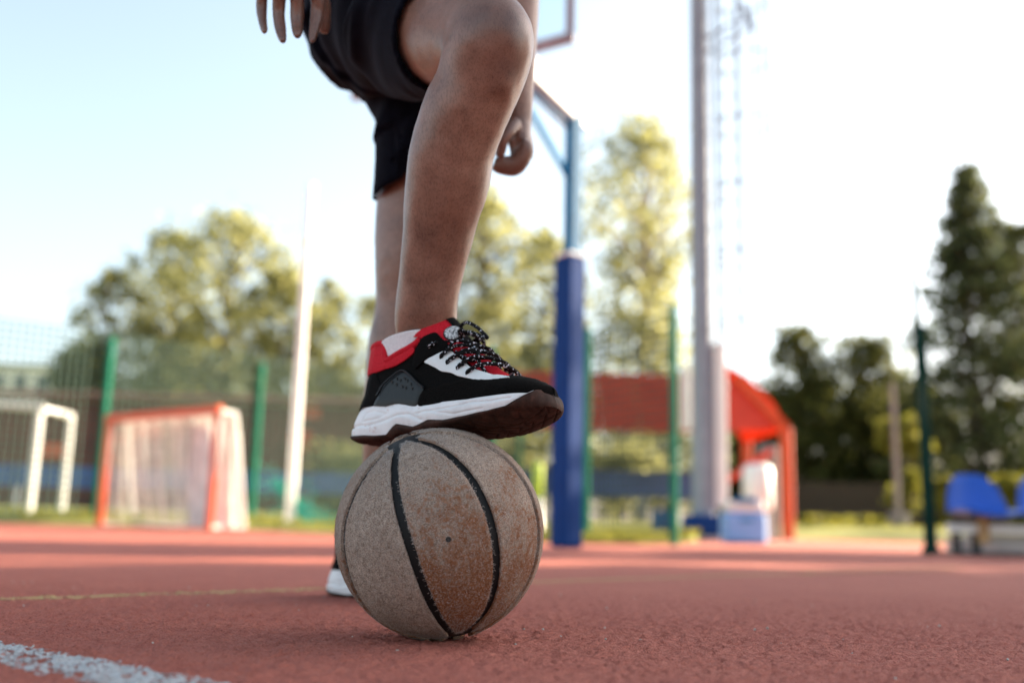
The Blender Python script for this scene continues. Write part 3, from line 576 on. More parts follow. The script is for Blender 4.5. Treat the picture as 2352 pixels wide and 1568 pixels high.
def shoe_pt(u,v,off=0.0,side=1.0):
    "point on the upper: u along the foot, v up the side, off = distance proud of it"
    def q(u,v):
        zt=ip(u,SH_ZT)-.004; zr=ip(u,SH_ZR); z=zt+v*(zr-zt)
        k=1-sstep(.05,.2,u)
        x=u+ip(z,SH_XB)*k
        b=sstep(.10,.16,u)
        vv=np.clip(v,0,1)
        gt=np.sqrt(np.clip(1-vv**2.3,0,1)); gh=1-.12*vv-.0*vv
        y=ip(u,SH_WU)*(gt*b+gh*(1-b))
        return np.stack([x,y,z],-1)
    P=q(u,v)
    if np.any(off):
        e=1e-3
        a=q(u+e,v)-q(u-e,v); c=q(u,np.minimum(v+e,1))-q(u,v-e)
        n=np.cross(c,a); n*=np.sign(n[...,1:2]+1e-9)
        n/=np.linalg.norm(n,axis=-1,keepdims=True)+1e-12
        P=P+n*np.asarray(off)[...,None] if np.ndim(off) else P+n*off
    P=P*np.array([1,side,1]); return P

SP = np.array([-.190594, 1.326985, .237089]); YAW, PIT, ROL = -.654950, -.015663, -.092976
Rz = Matrix.Rotation(YAW, 3, 'Z') @ Matrix.Rotation(-PIT, 3, 'Y') @ Matrix.Rotation(ROL, 3, 'X'); RS = np.array(Rz)
FL = np.array([1, -1, 1.])
def SLc(cx, cy, yl):         # point of the shoe's own frame (y towards the outer side) in the plane y = yl
    d = ray(735 + .2578 * cx, 698.3 + .2578 * cy) @ RS * FL; o_ = ((CAM - SP) @ RS) * FL; return o_ + d * ((yl - o_[1]) / d[1])
RIM = [(0, .655), (.03, .655), (.0447, .651), (.0495, .602), (.0569, .463), (.0775, .524), (.0919, .554), (.1042, .60), (.1103, .645), (.116, .70), (.1291, .77), (.1453, .765), (.1502, .77), (.1646, .74), (.179, .73), (.1992, .705), (.2145, .765), (.2386, .84), (.2565, .95), (.262, 1), (.306, 1)]
MS = Matrix.Translation(SP) @ Rz.to_4x4()
def two(Vfn, F, name, mat, parent, smooth=True):          # the same patch on both sides, one part
    a = Vfn(1.); b2 = Vfn(-1.); n = len(a)
    F2 = [tuple(f) for f in F] + [tuple(i + n for i in f) for f in F]
    return obj(name, np.vstack([a, b2]) * FL, F2, mat, parent, smooth)
us_ = np.r_[np.linspace(0, 1, 26)[:-1] ** 1.7 * .05, np.linspace(.05, .27, 110)[:-1], .298 - (.028 * (1 - np.linspace(0, 1, 30)) ** 1.6)]
UU, TT = np.meshgrid(us_, np.linspace(0, 1, 34), indexing='ij'); VV = TT * ip(UU, RIM)
sa = shoe_pt(UU.ravel(), VV.ravel()); nU, nV = UU.shape; Fg = gridfaces(nU, nV)
me = mesh('sneaker', np.vstack([sa, sa * FL]) * FL, np.vstack([Fg, Fg + len(sa)]), M_MESH)
shoe = bpy.data.objects.new('sneaker', me); sc.collection.objects.link(shoe); shoe.matrix_world = MS
bpy.context.view_layer.update(); shoe.parent = person; shoe.matrix_parent_inverse = person.matrix_world.inverted()
shoe['label'] = 'raised black, white and red sneaker pressing on the ball'
def densify(poly, step, closed=True):
    p = np.array(poly, float) * [1, .078]; q = np.vstack([p, p[:1]]) if closed else p; out = []
    for a, b2 in zip(q[:-1], q[1:]):
        k = max(1, int(np.linalg.norm(b2 - a) / step)); out += [a + (b2 - a) * i / k for i in range(k)]
    out = np.array(out)
    for _ in range(4): out = (np.roll(out, 1, 0) + 2 * out + np.roll(out, -1, 0)) / 4 if closed else out
    return out / [1, .078]
def patch(name, poly, off, mat, thick=.0016, step=.0016, smooth_edge=True):
    bd = densify(poly, step); s = bd * [1, .078]; n = len(s)
    lo, hi = s.min(0), s.max(0); g = np.stack(np.meshgrid(np.arange(lo[0], hi[0], .0028), np.arange(lo[1], hi[1], .0028), indexing='ij'), -1).reshape(-1, 2)
    x, y = g.T; ins = np.zeros(len(g), bool)
    for i in range(n):
        (x1, y1), (x2, y2) = s[i], s[(i + 1) % n]
        with np.errstate(divide='ignore', invalid='ignore'):
            ins ^= ((y1 > y) != (y2 > y)) & (x < (x2 - x1) * (y - y1) / (y2 - y1 + 1e-15) + x1)
    dmin = np.min(((g[:, None] - s[None]) ** 2).sum(-1), 1) ** .5; g = g[ins & (dmin > .0014)]
    pts = [Vector(a) for a in s] + [Vector(a) for a in g]
    r_ = delaunay_2d_cdt(pts, [], [list(range(n))], 1, 1e-7)
    vs = np.array([v[:] for v in r_[0]]); fs = [list(f) for f in r_[2]]
    uv = vs / [1, .078]; de = np.min(((vs[:, None] - s[None]) ** 2).sum(-1), 1) ** .5
    o_ = off - thick * .55 * np.exp(-de / .0009)
    m_ = len(vs)
    def fn(side):
        a = shoe_pt(uv[:, 0], np.clip(uv[:, 1], 0, 1), o_); t_ = shoe_pt(bd[:, 0], np.clip(bd[:, 1], 0, 1), np.full(n, off - thick * .55)); l_ = shoe_pt(bd[:, 0], np.clip(bd[:, 1], 0, 1), np.full(n, off - thick - .0006))
        return np.vstack([a, t_, l_]) * np.array([1, side, 1])
    F = fs + [[m_ + i, m_ + (i + 1) % n, m_ + n + (i + 1) % n, m_ + n + i] for i in range(n)]
    if name in ('ankle_panel', 'eyestay', 'quarter_panel'):
        obj(name, fn(-1.) * FL, F, mat, shoe); return obj(name, fn(1.) * FL, F, mat, shoe)
    return two(fn, F, name, mat, shoe)
PATCH = dict(
 toe=[(.1296, .0), (.1283, .095), (.13, .135), (.137, .175), (.1545, .236), (.1773, .354), (.1952, .474), (.2136, .564), (.2298, .64), (.2557, .735), (.270, .88), (.2765, 1.0), (.2972, 1.0), (.298, .0), (.22, 0)],
 eyestay=[(.1243, .444), (.1357, .514), (.1475, .619), (.1545, .689), (.1646, .733), (.1694, .699), (.179, .729), (.1896, .722), (.1992, .70), (.2145, .764), (.2386, .825), (.2565, .78), (.2452, .665), (.2298, .62), (.2145, .535), (.2018, .51), (.1874, .482), (.1738, .472), (.1554, .421), (.1467, .434), (.1348, .43)],
 quarter=[(.0538, .0), (.0604, .196), (.07, .266), (.0819, .322), (.0924, .337), (.1007, .318), (.1164, .259), (.1344, .184), (.1296, .129), (.1291, .0), (.09, .0)],
 ankle=[(.1073, .487), (.1103, .59), (.116, .693), (.1291, .764), (.1361, .771), (.1453, .756), (.1502, .773), (.155, .699), (.1401, .562), (.1243, .449), (.1116, .341), (.1068, .383)],
 counter=[(.001, .0), (.001, .34), (.02, .345), (.0359, .371), (.0429, .308), (.053, .221), (.0604, .196), (.0538, .0)],
 red=[(.001, .365), (.001, .66), (.03, .66), (.0447, .655), (.0495, .602), (.0569, .468), (.0775, .528), (.0919, .558), (.1042, .60), (.1073, .52), (.0915, .436), (.0696, .388), (.0412, .354), (.02, .355)])
patch('toe_overlay', PATCH['toe'], .0024, M_SUEDE); patch('eyestay', PATCH['eyestay'], .0027, M_WHITE); patch('quarter_panel', PATCH['quarter'], .0022, M_LEATHER)
patch('ankle_panel', PATCH['ankle'], .0036, M_LEATHER if False else M_MESH, .002); patch('heel_counter', PATCH['counter'], .0018, M_MESH); patch('collar', PATCH['red'], .0036, M_RED, .0025)
def strip(name, uvs, off, rad, mat, both=True, n=90):
    a = cr(np.array(uvs, float), n)
    def fn(side): return loft(shoe_pt(a[:, 0], a[:, 1], np.full(n, off)) * np.array([1, side, 1]), rad, rad, 10)[0]
    F = loft(shoe_pt(a[:, 0], a[:, 1], np.full(n, off)), rad, rad, 10)[1]
    return two(fn, F, name, mat, shoe) if both else obj(name, fn(1.) * FL, F, mat, shoe)
strip('collar_rim', [(.0005, .655), (.008, .66), (.03, .66), (.0440, .652), (.0492, .602), (.0565, .468), (.0775, .528), (.0919, .558), (.1042, .602), (.112, .655)], .0005, .0046, M_RED, n=140)
strip('panel_piping', [(.0565, .10), (.0604, .19), (.07, .262), (.0819, .318), (.0924, .333), (.1007, .314), (.1164, .255), (.1340, .184)], .0034, .0013, M_LEATHER)
# inner lining
ul = np.linspace(0, .115, 60); tl = np.linspace(.1, 1, 10); U2, T2 = np.meshgrid(ul, tl, indexing='ij')
fnl = lambda side: shoe_pt(np.maximum(U2, .004).ravel(), (T2 * ip(U2, RIM)).ravel(), np.full(U2.size, -.0045)) * np.array([1, side, 1])
two(fnl, gridfaces(60, 10), 'lining', M_RED, shoe)
b = MB()
for cx, cy in [(.0845, .261), (.0981, .253), (.077, .236), (.0911, .234), (.1033, .234), (.0858, .2), (.0963, .173), (.1108, .203), (.1029, .16), (.1143, .165)]:
    th = np.linspace(0, 2 * np.pi, 9)[:-1]; uvp = np.c_[cx + .0013 * np.cos(th), cy + .0013 / .075 * np.sin(th)]
    q_ = shoe_pt(uvp[:, 0], uvp[:, 1], np.full(8, .0032)); q2 = shoe_pt(np.array([cx]), np.array([cy]), np.array([.0024])); b.add(np.vstack([q_, q2]) * FL, [(i, (i + 1) % 8, 8) for i in range(8)])
b.build('perforations', M_PLUG, shoe)
# tongue
TC = cr([(.232, 0, .0765), (.213, 0, .087), (.19, 0, .1035), (.170, 0, .1195), (.152, 0, .136), (.138, 0, .151), (.1265, 0, .1605), (.119, 0, .162)], 50)
sT = np.linspace(0, 1, 50); wT = np.linspace(-1, 1, 31); hwT = np.interp(sT, [0, .4, .62, .75, 1], [.012, .018, .029, .034, .032]); back = np.interp(sT, [0, .5, .8, 1], [0, .004, .020, .026]); drop = np.interp(sT, [0, .4, .7, 1], [.006, .012, .026, .032])
def tng(w, i, o_): return np.stack([TC[i, 0] - back[i] * np.abs(w) ** 2 - o_ * .55, w * hwT[i], TC[i, 2] - .002 - drop[i] * np.abs(w) ** 2.2 - o_ * .6], -1)
I_, W_ = np.meshgrid(np.arange(50), wT, indexing='ij'); Vt = np.vstack([tng(W_.ravel(), I_.ravel(), 0), tng(W_.ravel(), I_.ravel(), .008)]); F = gridfaces(50, 31); nT = 50 * 31
bdv = np.r_[np.arange(31), np.arange(1, 50) * 31 + 30, 49 * 31 + np.arange(29, -1, -1), np.arange(48, 0, -1) * 31]; j = np.arange(len(bdv))
Fe = np.stack([bdv, np.roll(bdv, -1), np.roll(bdv, -1) + nT, bdv + nT], 1)
obj('tongue', Vt * FL, np.vstack([F, F + nT, Fe]), M_RED, shoe)
iS, wS = np.meshgrid(np.arange(20, 50), np.linspace(-.16, .42, 8), indexing='ij'); a = tng(wS.ravel(), iS.ravel(), -.0016); obj('tongue_stripe', a * FL, gridfaces(30, 8), M_MESH, shoe)
ci = SLc(1185, 262, .016); nb_ = np.array([.45, .80, .45]); nb_ /= np.linalg.norm(nb_); V, F = loft([ci - nb_ * .006, ci + nb_ * .001, ci + nb_ * .0018], [.0125, .0125, .0112], [.0125, .0125, .0112], 28); obj('badge_ring', V * FL, F, M_LEATHER, shoe)
V, F = loft([ci, ci + nb_ * .0022, ci + nb_ * .0025], [.0108, .0108, .0098], [.0108, .0108, .0098], 28); obj('badge', V * FL, F, M_BADGE, shoe)
# laces
def lace(pts, r_=.0026, n=60, name='lace'):
    c = cr(pts, n); c += .0004 * np.stack([nz(c * 200), nz(c * 200 + 7), nz(c * 200 + 3)], 1); V, F = loft(c, r_, r_ * .8, 10); return obj(name, V * FL, F, M_LACE, shoe)
EY = [(.1305, .617), (.1523, .583), (.1642, .567), (.1817, .592), (.1983, .585)]
def sp(u, v, o_, s=1.): return shoe_pt(np.array([u]), np.array([v]), np.array([o_]))[0] * np.array([1, s, 1])
RU = [.172, .184, .196, .2075, .222]
for i in range(1, 5):
    u0_, v0_ = EY[i]; um = RU[i]
    lace([sp(u0_ - .001, v0_ - .02, .001), sp(u0_ + .002, v0_ + .03, .0055), sp((u0_ + um) / 2, .80, .0075), sp(um, .97, .0075), sp(um + .003, .97, .0075, -1), sp(um + .001, .80, .0065, -1), sp(u0_ + .008, v0_ + .03, .005, -1), sp(u0_ + .004, v0_, .0015, -1)])
for i in range(1, 4):
    u0_, v0_ = EY[i]; u1_, v1_ = EY[i + 1]
    lace([sp(u0_ + .004, v0_ + .06, .004), sp((u0_ + u1_) / 2 + .008, .84, .0095), sp((RU[i] + RU[i + 1]) / 2, 1, .0095), sp((u0_ + u1_) / 2 + .014, .84, .0085, -1), sp(u1_ + .004, v1_ + .06, .003, -1)])
K_ = SLc(1258, 300, .008)
lace([sp(.1300, .60, .003), sp(.134, .63, .0065), SLc(1110, 336, .026), SLc(1190, 346, .018), K_])
lace([K_ + [0, 0, -.003], sp(.160, .93, .011), sp(.158, .9, .011, -1), sp(.150, .75, .006, -1)])
for k in range(5):
    q_ = [K_ + np.array([math.cos(t_) * .0055, math.sin(t_ * 1.3 + k) * .006, math.sin(t_ + k * 1.2) * .0065]) for t_ in np.linspace(0, 5, 9)]
    lace(q_, .0021, 40)
lace([SLc(*a) for a in [(1255, 300, .008), (1245, 232, .008), (1268, 182, .010), (1320, 163, .014), (1395, 203, .018), (1455, 258, .022), (1488, 298, .024), (1462, 300, .020), (1395, 268, .016), (1315, 247, .012), (1262, 280, .009)]], .0027, 110, 'lace_loop')
lace([SLc(*a) for a in [(1255, 300, .008), (1300, 345, .014), (1330, 375, .018), (1395, 395, .02), (1410, 450, .022), (1420, 520, .021), (1445, 565, .020), (1476, 612, .018)]], .0026, 90, 'lace_end')
lace([SLc(*a) for a in [(1250, 300, .01), (1228, 370, .017), (1225, 440, .02), (1275, 470, .022), (1350, 500, .021), (1400, 470, .020), (1380, 390, .016), (1310, 330, .012), (1262, 300, .009)]], .0026, 100, 'lace_loop')
lace([SLc(*a) for a in [(1258, 300, .006), (1320, 420, .004), (1380, 480, .0), (1470, 500, -.004), (1530, 545, -.008), (1600, 600, -.010)]], .0026, 90, 'lace_end')
V, F = loft([SLc(1352, 335, -.012), SLc(1385, 330, -.014), SLc(1425, 395, -.015), SLc(1462, 468, -.016)], [.002, .006, .006, .003], [.001, .002, .002, .001], 12, ref=(0, .3, 1)); obj('lace_loop_tab', V * FL, F, M_MESH, shoe)
# sole
OL = cr([(-.0185, 0), (-.0172, .006), (-.0135, .0125), (-.006, .0195), (.007, .027), (.03, .0345), (.08, .0385), (.13, .041), (.18, .048), (.22, .052), (.25, .050), (.275, .0425), (.292, .030), (.302, .016), (.306, 0)], 240)
OL[0], OL[-1] = (-.0185, 0), (.306, 0); OL[:, 1] = np.maximum(OL[:, 1], 0)
tg = np.gradient(OL, axis=0); nO = np.stack([-tg[:, 1], tg[:, 0]], 1); nO /= np.linalg.norm(nO, axis=1)[:, None]; nO[0] = (-1, 0); nO[-1] = (1, 0)
if (nO[120] @ np.array([0, 1.])) < 0: nO = -nO; nO[0] = (-1, 0); nO[-1] = (1, 0)
ZMID = [(-.03, .004), (.0161, -.0010), (.03, -.0012), (.0524, -.0026), (.0766, -.0020), (.0831, .0066), (.0904, .0113), (.1048, .0094), (.121, .0068), (.1344, .0104), (.1464, .0143), (.1755, .0123), (.2131, .0158), (.2453, .0209), (.2664, .0265), (.2737, .032), (.2819, .0386), (.2898, .0450), (.2945, .0490), (.299, .0522), (.303, .0545), (.307, .0552)]
ZTOP = [(-.03, .041), (.0, .0420), (.0322, .0410), (.0485, .0421), (.0775, .0391), (.0892, .042), (.1015, .0414), (.1201, .0373), (.1513, .0354), (.1719, .0351), (.2103, .0354), (.2433, .0382), (.2703, .0414), (.2898, .0435), (.297, .046), (.307, .046)]
ZBOT = [(-.03, .001), (.0, -.006), (.0234, -.0075), (.0536, -.0080), (.0813, -.0055), (.096, .0005), (.1221, .0005), (.1564, .0045), (.1955, .0078), (.2304, .0128), (.2528, .0182), (.2719, .0234), (.29, .0275), (.307, .032)]
def wall(off, x, z): # heel leans forward with height, toe rolls back
    return OL + nO * off[:, None]
def pd(px_, pz_, pl):  # distance to a polyline
    d = np.full(px_.shape, 9.)
    for (x1, z1), (x2, z2) in zip(pl[:-1], pl[1:]):
        ux, uz = x2 - x1, z2 - z1; L2 = ux * ux + uz * uz; t_ = np.clip(((px_ - x1) * ux + (pz_ - z1) * uz) / L2, 0, 1); d = np.minimum(d, np.hypot(px_ - x1 - t_ * ux, pz_ - z1 - t_ * uz))
    return d
CR1 = [(-.02, .012), (.0187, .0117), (.0398, .010), (.0655, .015), (.0926, .0219), (.1105, .0226), (.1338, .0143)]; CR2 = [(.1243, .0228), (.1382, .0248), (.1733, .0261), (.2018, .0291), (.2147, .0311), (.244, .0315), (.27, .036)]
CR3 = [(.1381, .0262), (.194, .0181), (.2371, .0231)]; CR4 = [(.0254, .0164), (.0303, .0279), (.0445, .0295), (.0697, .025), (.0566, .0189), (.0254, .0164)]; CR5 = [(.11, .0226), (.128, .0240)]
nr = 30; kk = np.linspace(0, 1, nr)
zt_, zm_ = ip(OL[:, 0], ZTOP), ip(OL[:, 0], ZMID)
Zw = zm_[:, None] + (np.maximum(zt_, zm_ + .0005) - zm_)[:, None] * kk[None]; Xw = np.repeat(OL[:, :1], nr, 1)
bul = .0045 * np.sin(np.pi * np.clip(kk * .9 + .12, 0, 1))[None] * np.clip((zt_ - zm_)[:, None] / .03, 0, 1)
heelin = sstep(.05, -.02, Xw) * .0075 * np.clip(Zw / .043, 0, 1.2); toein = sstep(.285, .306, Xw) * .014 * np.clip((Zw - .033) / .02, 0, 1.5)
grv = .0030 * np.exp(-(pd(Xw, Zw, CR1) / .0016) ** 2) + .0026 * np.exp(-(pd(Xw, Zw, CR2) / .0014) ** 2) + .0012 * np.exp(-(pd(Xw, Zw, CR3) / .0012) ** 2) + .0017 * np.exp(-(pd(Xw, Zw, CR4) / .0012) ** 2)
above = Zw > np.interp(Xw, [a for a, _ in CR1], [z for _, z in CR1]); grv += .0017 * (above & (Xw < .133)) + .0016 * ((Zw > np.interp(Xw, [a for a, _ in CR2], [z for _, z in CR2])) & (Xw > .133))
off = bul - heelin - toein - grv - .0005
xy = OL[:, None] + nO[:, None] * off[..., None]; Vw_ = np.concatenate([xy, Zw[..., None]], -1)
inn = np.concatenate([OL - nO * .012 * np.minimum(1, np.linspace(0, 1, 240) * 30)[:, None], (np.maximum(zt_, zm_) - .001)[:, None]], 1); inn[:, 1] = np.maximum(inn[:, 1], 0)
Vm = np.concatenate([Vw_, inn[:, None]], 1).reshape(-1, 3)
two(lambda s: Vm * np.array([1, s, 1]), gridfaces(240, nr + 1), 'midsole', M_FOAM, shoe)
# outsole: side band and treaded underside
zb_ = ip(OL[:, 0], ZBOT); nb2 = 9; kk = np.linspace(0, 1, nb2); Zo = zb_[:, None] + (zm_ - zb_)[:, None] * kk[None]; Xo = np.repeat(OL[:, :1], nb2, 1)
scal = .0007 * np.sin(OL[:, 0] * 2 * np.pi / .0072)[:, None] * (1 - kk)[None] ** 2
toein = sstep(.285, .306, Xo) * .014 * np.clip((Zo - .033) / .02, 0, 1.5)
offo = .0018 + .0012 * np.sin(np.pi * kk)[None] - .0028 * ((1 - kk) ** 3)[None] - toein + scal; offo[:, -1] -= .003
xy = OL[:, None] + nO[:, None] * offo[..., None]; Vo = np.concatenate([xy, Zo[..., None]], -1)
ns = 40; ss = np.linspace(1, 0, ns); edge_ = Vo[:, 0]; bx = []
zc = ip(OL[:, 0], [(-.03, .002), (-.01, -.006), (.0234, -.0085), (.07, -.0078), (.095, -.001), (.13, -.002), (.19, .0), (.23, .004), (.26, .0105), (.28, .018), (.298, .027), (.307, .0325)])
ed2 = np.stack([np.repeat(edge_[:, :1], ns, 1), edge_[:, 1:2] * ss[None], zc[:, None] + (edge_[:, 2] - zc)[:, None] * (ss ** 3)[None]], -1)
X_, Y_ = ed2[..., 0], ed2[..., 1]
gr = np.minimum.reduce([np.abs(((X_ + .9 * np.abs(Y_) - .010) / .017) % 1 - .5), np.abs(((X_ - .35 * Y_) / .031) % 1 - .5) * 1.6, np.abs(Y_ - .021 - .01 * np.sin(X_ * 40)) / .02])
ed2[..., 2] += .0022 * np.exp(-(gr / .085) ** 2) * sstep(1.0, .9, ss)[None]
Vb = ed2.reshape(-1, 3); Vo2 = Vo.reshape(-1, 3); Fo = np.vstack([gridfaces(240, nb2), gridfaces(240, ns) + len(Vo2)])
two(lambda s: np.vstack([Vo2, Vb]) * np.array([1, s, 1]), Fo, 'outsole', M_OUT, shoe)
# sock
cS = cr([(.062, 0, .075), (.064, 0, .10), (.0665, 0, .114), (.069, 0, .1275)], 40); th = np.linspace(0, 2 * np.pi, 180, endpoint=False); V = []
for i, c in enumerate(cS):
    t_ = i / 39; A_ = .0490 + .001 * t_; Bb = .0296 + .0125 * t_ ** 1.4; rib = 1 + .011 * (np.abs(np.sin(th * 32)) - .5)
    xx = c[0] + A_ * np.cos(th) * rib; yy_ = Bb * np.sin(th) * rib; z_ = c[2] + t_ * (.20 * (xx - c[0]) + .000); V.append(np.stack([xx, yy_, z_], 1))
V.append((V[-1] - [.069, 0, 0]) * [.96, .96, 1] + [.069, 0, .0008]); V.append((V[-1] - [.069, 0, 0]) * [.84, .80, 1] + [.069, 0, -.012])
V = np.array(V); n1 = len(V); F = [(i * 180 + j, i * 180 + (j + 1) % 180, (i + 1) * 180 + (j + 1) % 180, (i + 1) * 180 + j) for i in range(n1 - 1) for j in range(180)]
obj('sock', V.reshape(-1, 3) * FL, F, M_SOCK, shoe)
# the other sneaker, flat on the court
shoe2 = copy_tree(shoe, person)
hl = G(753, 1366); y2 = -.62
M2 = Matrix.Translation(Vector((hl[0] + .022 * math.cos(y2), hl[1] + .022 * math.sin(y2) + .01, .0095))) @ Matrix.Rotation(y2, 4, 'Z') @ Matrix.Diagonal((1, -1, 1, 1))
shoe2.parent = person; shoe2.matrix_parent_inverse = person.matrix_world.inverted(); shoe2.matrix_basis = M2
shoe2['label'] = 'planted sneaker behind the ball with only its white heel showing'
# ================================================================== HOOP
def on(px, Y, z=0.): return np.array([B(px, 1205, Y)[0], Y, z])          # a spot on the ground at world distance Y seen in column px
def ztop(px, py, Y): return float(B(px, py, Y)[2])
HB = on(1304, 6.5); HB[0] = B(1300, 1253, 6.5)[0]
hoop = empty('basketball_hoop', 'blue basketball hoop on a padded post with a clear backboard, behind the raised leg', 'basketball hoop', tuple(HB))
def local(o): return np.array(o.location)
dgn = np.array([[.66, -.751, 0], [.751, .66, 0], [0, 0, 1]])
zp = ztop(1303, 592, 6.5); zt = ztop(1318, 262, 6.5)
b = MB(); b.box((0, 0, zp / 2 - .005), (.164, .164, zp), dgn, .018); b.build('padding', M_PAD, hoop)
b = MB(); b.box((0, 0, zp + .012), (.15, .15, .02), dgn, .004); b.build('padding_cap', M_WHT, hoop)
b = MB(); b.box((.012, 0, (zp + zt) / 2), (.092, .092, zt - zp), dgn, .006); b.build('pole', M_BLUE, hoop)
BL, BRr = B(817, 236, 6.05), B(1309, 70, 5.2); bdir = BRr - BL; bdir[2] = 0; bw = np.linalg.norm(bdir); bdir /= bw
zb = (BL[2] + BRr[2]) / 2; BL[2] = BRr[2] = zb; bn = np.array([-bdir[1], bdir[0], 0]); bh = 1.05; ctr = (BL + BRr) / 2
pt = HB + [.012, 0, zt]; tgt = ctr + [0, 0, .42] + bn * .06
b = MB(); b.bar(pt + [.06, .12, -.02] - HB, tgt - HB, .15, .15, bev=.008); b.build('arm', M_BEAM, hoop)
b = MB(); b.bar(pt - [0, 0, .11] - HB, tgt - [0, 0, .13] - HB, .035, .03); b.build('arm_rail', M_BLUE, hoop)
b = MB(); b.bar(np.array([0, 0, ztop(1299, 418, 6.5)]), pt * .42 + tgt * .58 - [0, 0, .16] - HB, .035); b.build('brace', M_SKYB, hoop)
b = MB(); b.box((0, 0, 0), (bw, .012, bh), [bdir, bn, [0, 0, 1]]); o = b.build('backboard', M_CLEAR, hoop); o.location = Vector(ctr + [0, 0, bh / 2] - HB)
for s_, e_ in (((-bw / 2, -bh / 2), (bw / 2, -bh / 2)), ((-bw / 2, bh / 2), (bw / 2, bh / 2)), ((-bw / 2, -bh / 2), (-bw / 2, bh / 2)), ((bw / 2, -bh / 2), (bw / 2, bh / 2))):
    p1 = bdir * s_[0] + np.array([0, 0, s_[1]]); p2 = bdir * e_[0] + np.array([0, 0, e_[1]]); d = (p2 - p1) / np.linalg.norm(p2 - p1) * .022
    f_ = MB().bar(p1 - d, p2 + d, .05, .05, upv=(0, 0, 1)); f_.build('frame_bar', M_FRAME, o)
rc = ctr + [0, 0, .15] - bn * .38 - HB; th = np.linspace(0, 2 * np.pi, 41)
b = MB(); b.tube([rc + .225 * (math.cos(t) * bdir + math.sin(t) * bn) for t in th], .009, 8, False); b.bar(rc + bn * .22, rc + bn * .38, .12, .04); b.build('rim', M_RIM, hoop)
b = MB()
for k in range(12):
    t0 = 2 * math.pi * k / 12
    for s_ in (1, -1):
        b.tube([rc + np.array([0, 0, -.4 * q_]) + (.225 - .1 * q_) * (math.cos(t0 + s_ * q_ * 1.05) * bdir + math.sin(t0 + s_ * q_ * 1.05) * bn) for q_ in np.linspace(0, 1, 6)], .003, 4, False)
b.build('net', M_NETW, hoop)

# ================================================================== FLOODLIGHT TOWER
TB = on(1617, 12.6, 0); twr = empty('floodlight_tower', 'tall grey tapered steel mast with a caged white ladder, right of the hoop', 'floodlight mast', tuple(TB))
w0 = 54 / 2 * 12.6 / FPX; b = MB(); V, F = loft([(0, 0, .2), (0, 0, 4), (0, 0, 8), (0, 0, 17)], [w0, w0 * .92, w0 * .82, w0 * .6], [w0, w0 * .92, w0 * .82, w0 * .6], 12); b.add(V, F); b.build('mast', M_GALV, twr)
b = MB(); V, F = loft([(0, 0, -.02), (0, 0, .04), (0, 0, .045)], [.36, .36, .34], [.36, .36, .34], 16); b.add(V, F); b.build('base_plate', M_GALV, twr)
b = MB(); b.bar((0, -.02, .05), (0, -.02, ztop(1610, 1180, 12.6) * .97), .50, .46, (0, 1, 0), .03); b.build('mast_plinth', M_PAD, twr)
lx = .22
for s_ in (0, .30):
    b = MB(); b.bar((lx + s_, .02, 2.5), (lx + s_, .02, 15), .05, .05); b.build('ladder_rail', M_CAGE, twr)
rung = MB().tube([(lx, .02, 0), (lx + .30, .02, 0)], .012, 6).me('ladder_rung', M_CAGE)
for k in range(40):
    o = put('ladder_rung', rung, twr); o.location = (0, 0, 2.6 + .3 * k)
hp_ = [(lx + .15 + .36 * math.cos(t), .02 - .62 * .5 + .36 * math.sin(t) - .0, 0) for t in np.linspace(math.pi * .6, math.pi * 2.4, 21)]
hme = MB().tube(hp_, .016, 6).me('cage_hoop', M_CAGE)
for k in range(9):
    o = put('cage_hoop', hme, twr); o.location = (.18, 0.1, 2.7 + .9 * k)
for t in np.linspace(math.pi * .7, math.pi * 2.3, 6):
    b = MB(); b.bar((lx + .33 + .36 * math.cos(t), -.19 + .36 * math.sin(t), 2.6), (lx + .33 + .36 * math.cos(t), -.19 + .36 * math.sin(t), 12), .04, .015); b.build('cage_strip', M_CAGE, twr)
b = MB(); b.box((.21, -.05, (ztop(1655, 1164, 12.6) + ztop(1655, 790, 12.6)) / 2), (.15, .10, ztop(1655, 790, 12.6) - ztop(1655, 1164, 12.6)), None, .01); b.build('ladder_guard', M_WHT, twr)
b = MB(); b.box((-.19, .15, (ztop(1585, 985, 12.6) + ztop(1585, 835, 12.6)) / 2), (.11, .08, ztop(1585, 835, 12.6) - ztop(1585, 985, 12.6)), None, .01); b.build('cable_duct', M_WHT, twr)
zq = ztop(1690, 75, 12.6); b = MB()
b.tube([(.1, 0, zq - .12), (.35, -.2, zq), (.62, -.15, zq + .12)], .022, 6); b.tube([(.1, 0, zq - .3), (.40, -.25, zq - .22), (.66, -.15, zq - .02)], .022, 6); b.bar((.55, -.15, zq + .35), (.70, -.15, zq - .05), .06); b.build('bracket', M_GALV, twr)

# ================================================================== NET FENCES
def strands(a, b2, z0, z1, step, r_, sag=.0, rag=0.):
    L = np.linalg.norm(b2 - a); nH = int(L / step); nV = int((z1 - z0) / step); m_ = MB(); d = (b2 - a) / L; n_ = np.array([-d[1], d[0], 0])
    V = []; F = []
    def thin(p, q, k):
        i = len(V); t_ = d if k else np.array([0, 0, 1.])
        V.extend([p + t_ * r_, p - t_ * r_ * .5 + n_ * r_, p - t_ * r_ * .5 - n_ * r_, q + t_ * r_, q - t_ * r_ * .5 + n_ * r_, q - t_ * r_ * .5 - n_ * r_])
        F.extend([(i, i + 1, i + 4, i + 3), (i + 1, i + 2, i + 5, i + 4), (i + 2, i, i + 3, i + 5)])
    for i in range(nH + 1):
        x = a + d * (i * L / nH) ; thin(x + [0, 0, z0], x + [0, 0, z1], 1)
    for j in range(nV + 1):
        z = z0 + j * (z1 - z0) / nV; thin(a + [0, 0, z], b2 + [0, 0, z], 0)
    return V, F
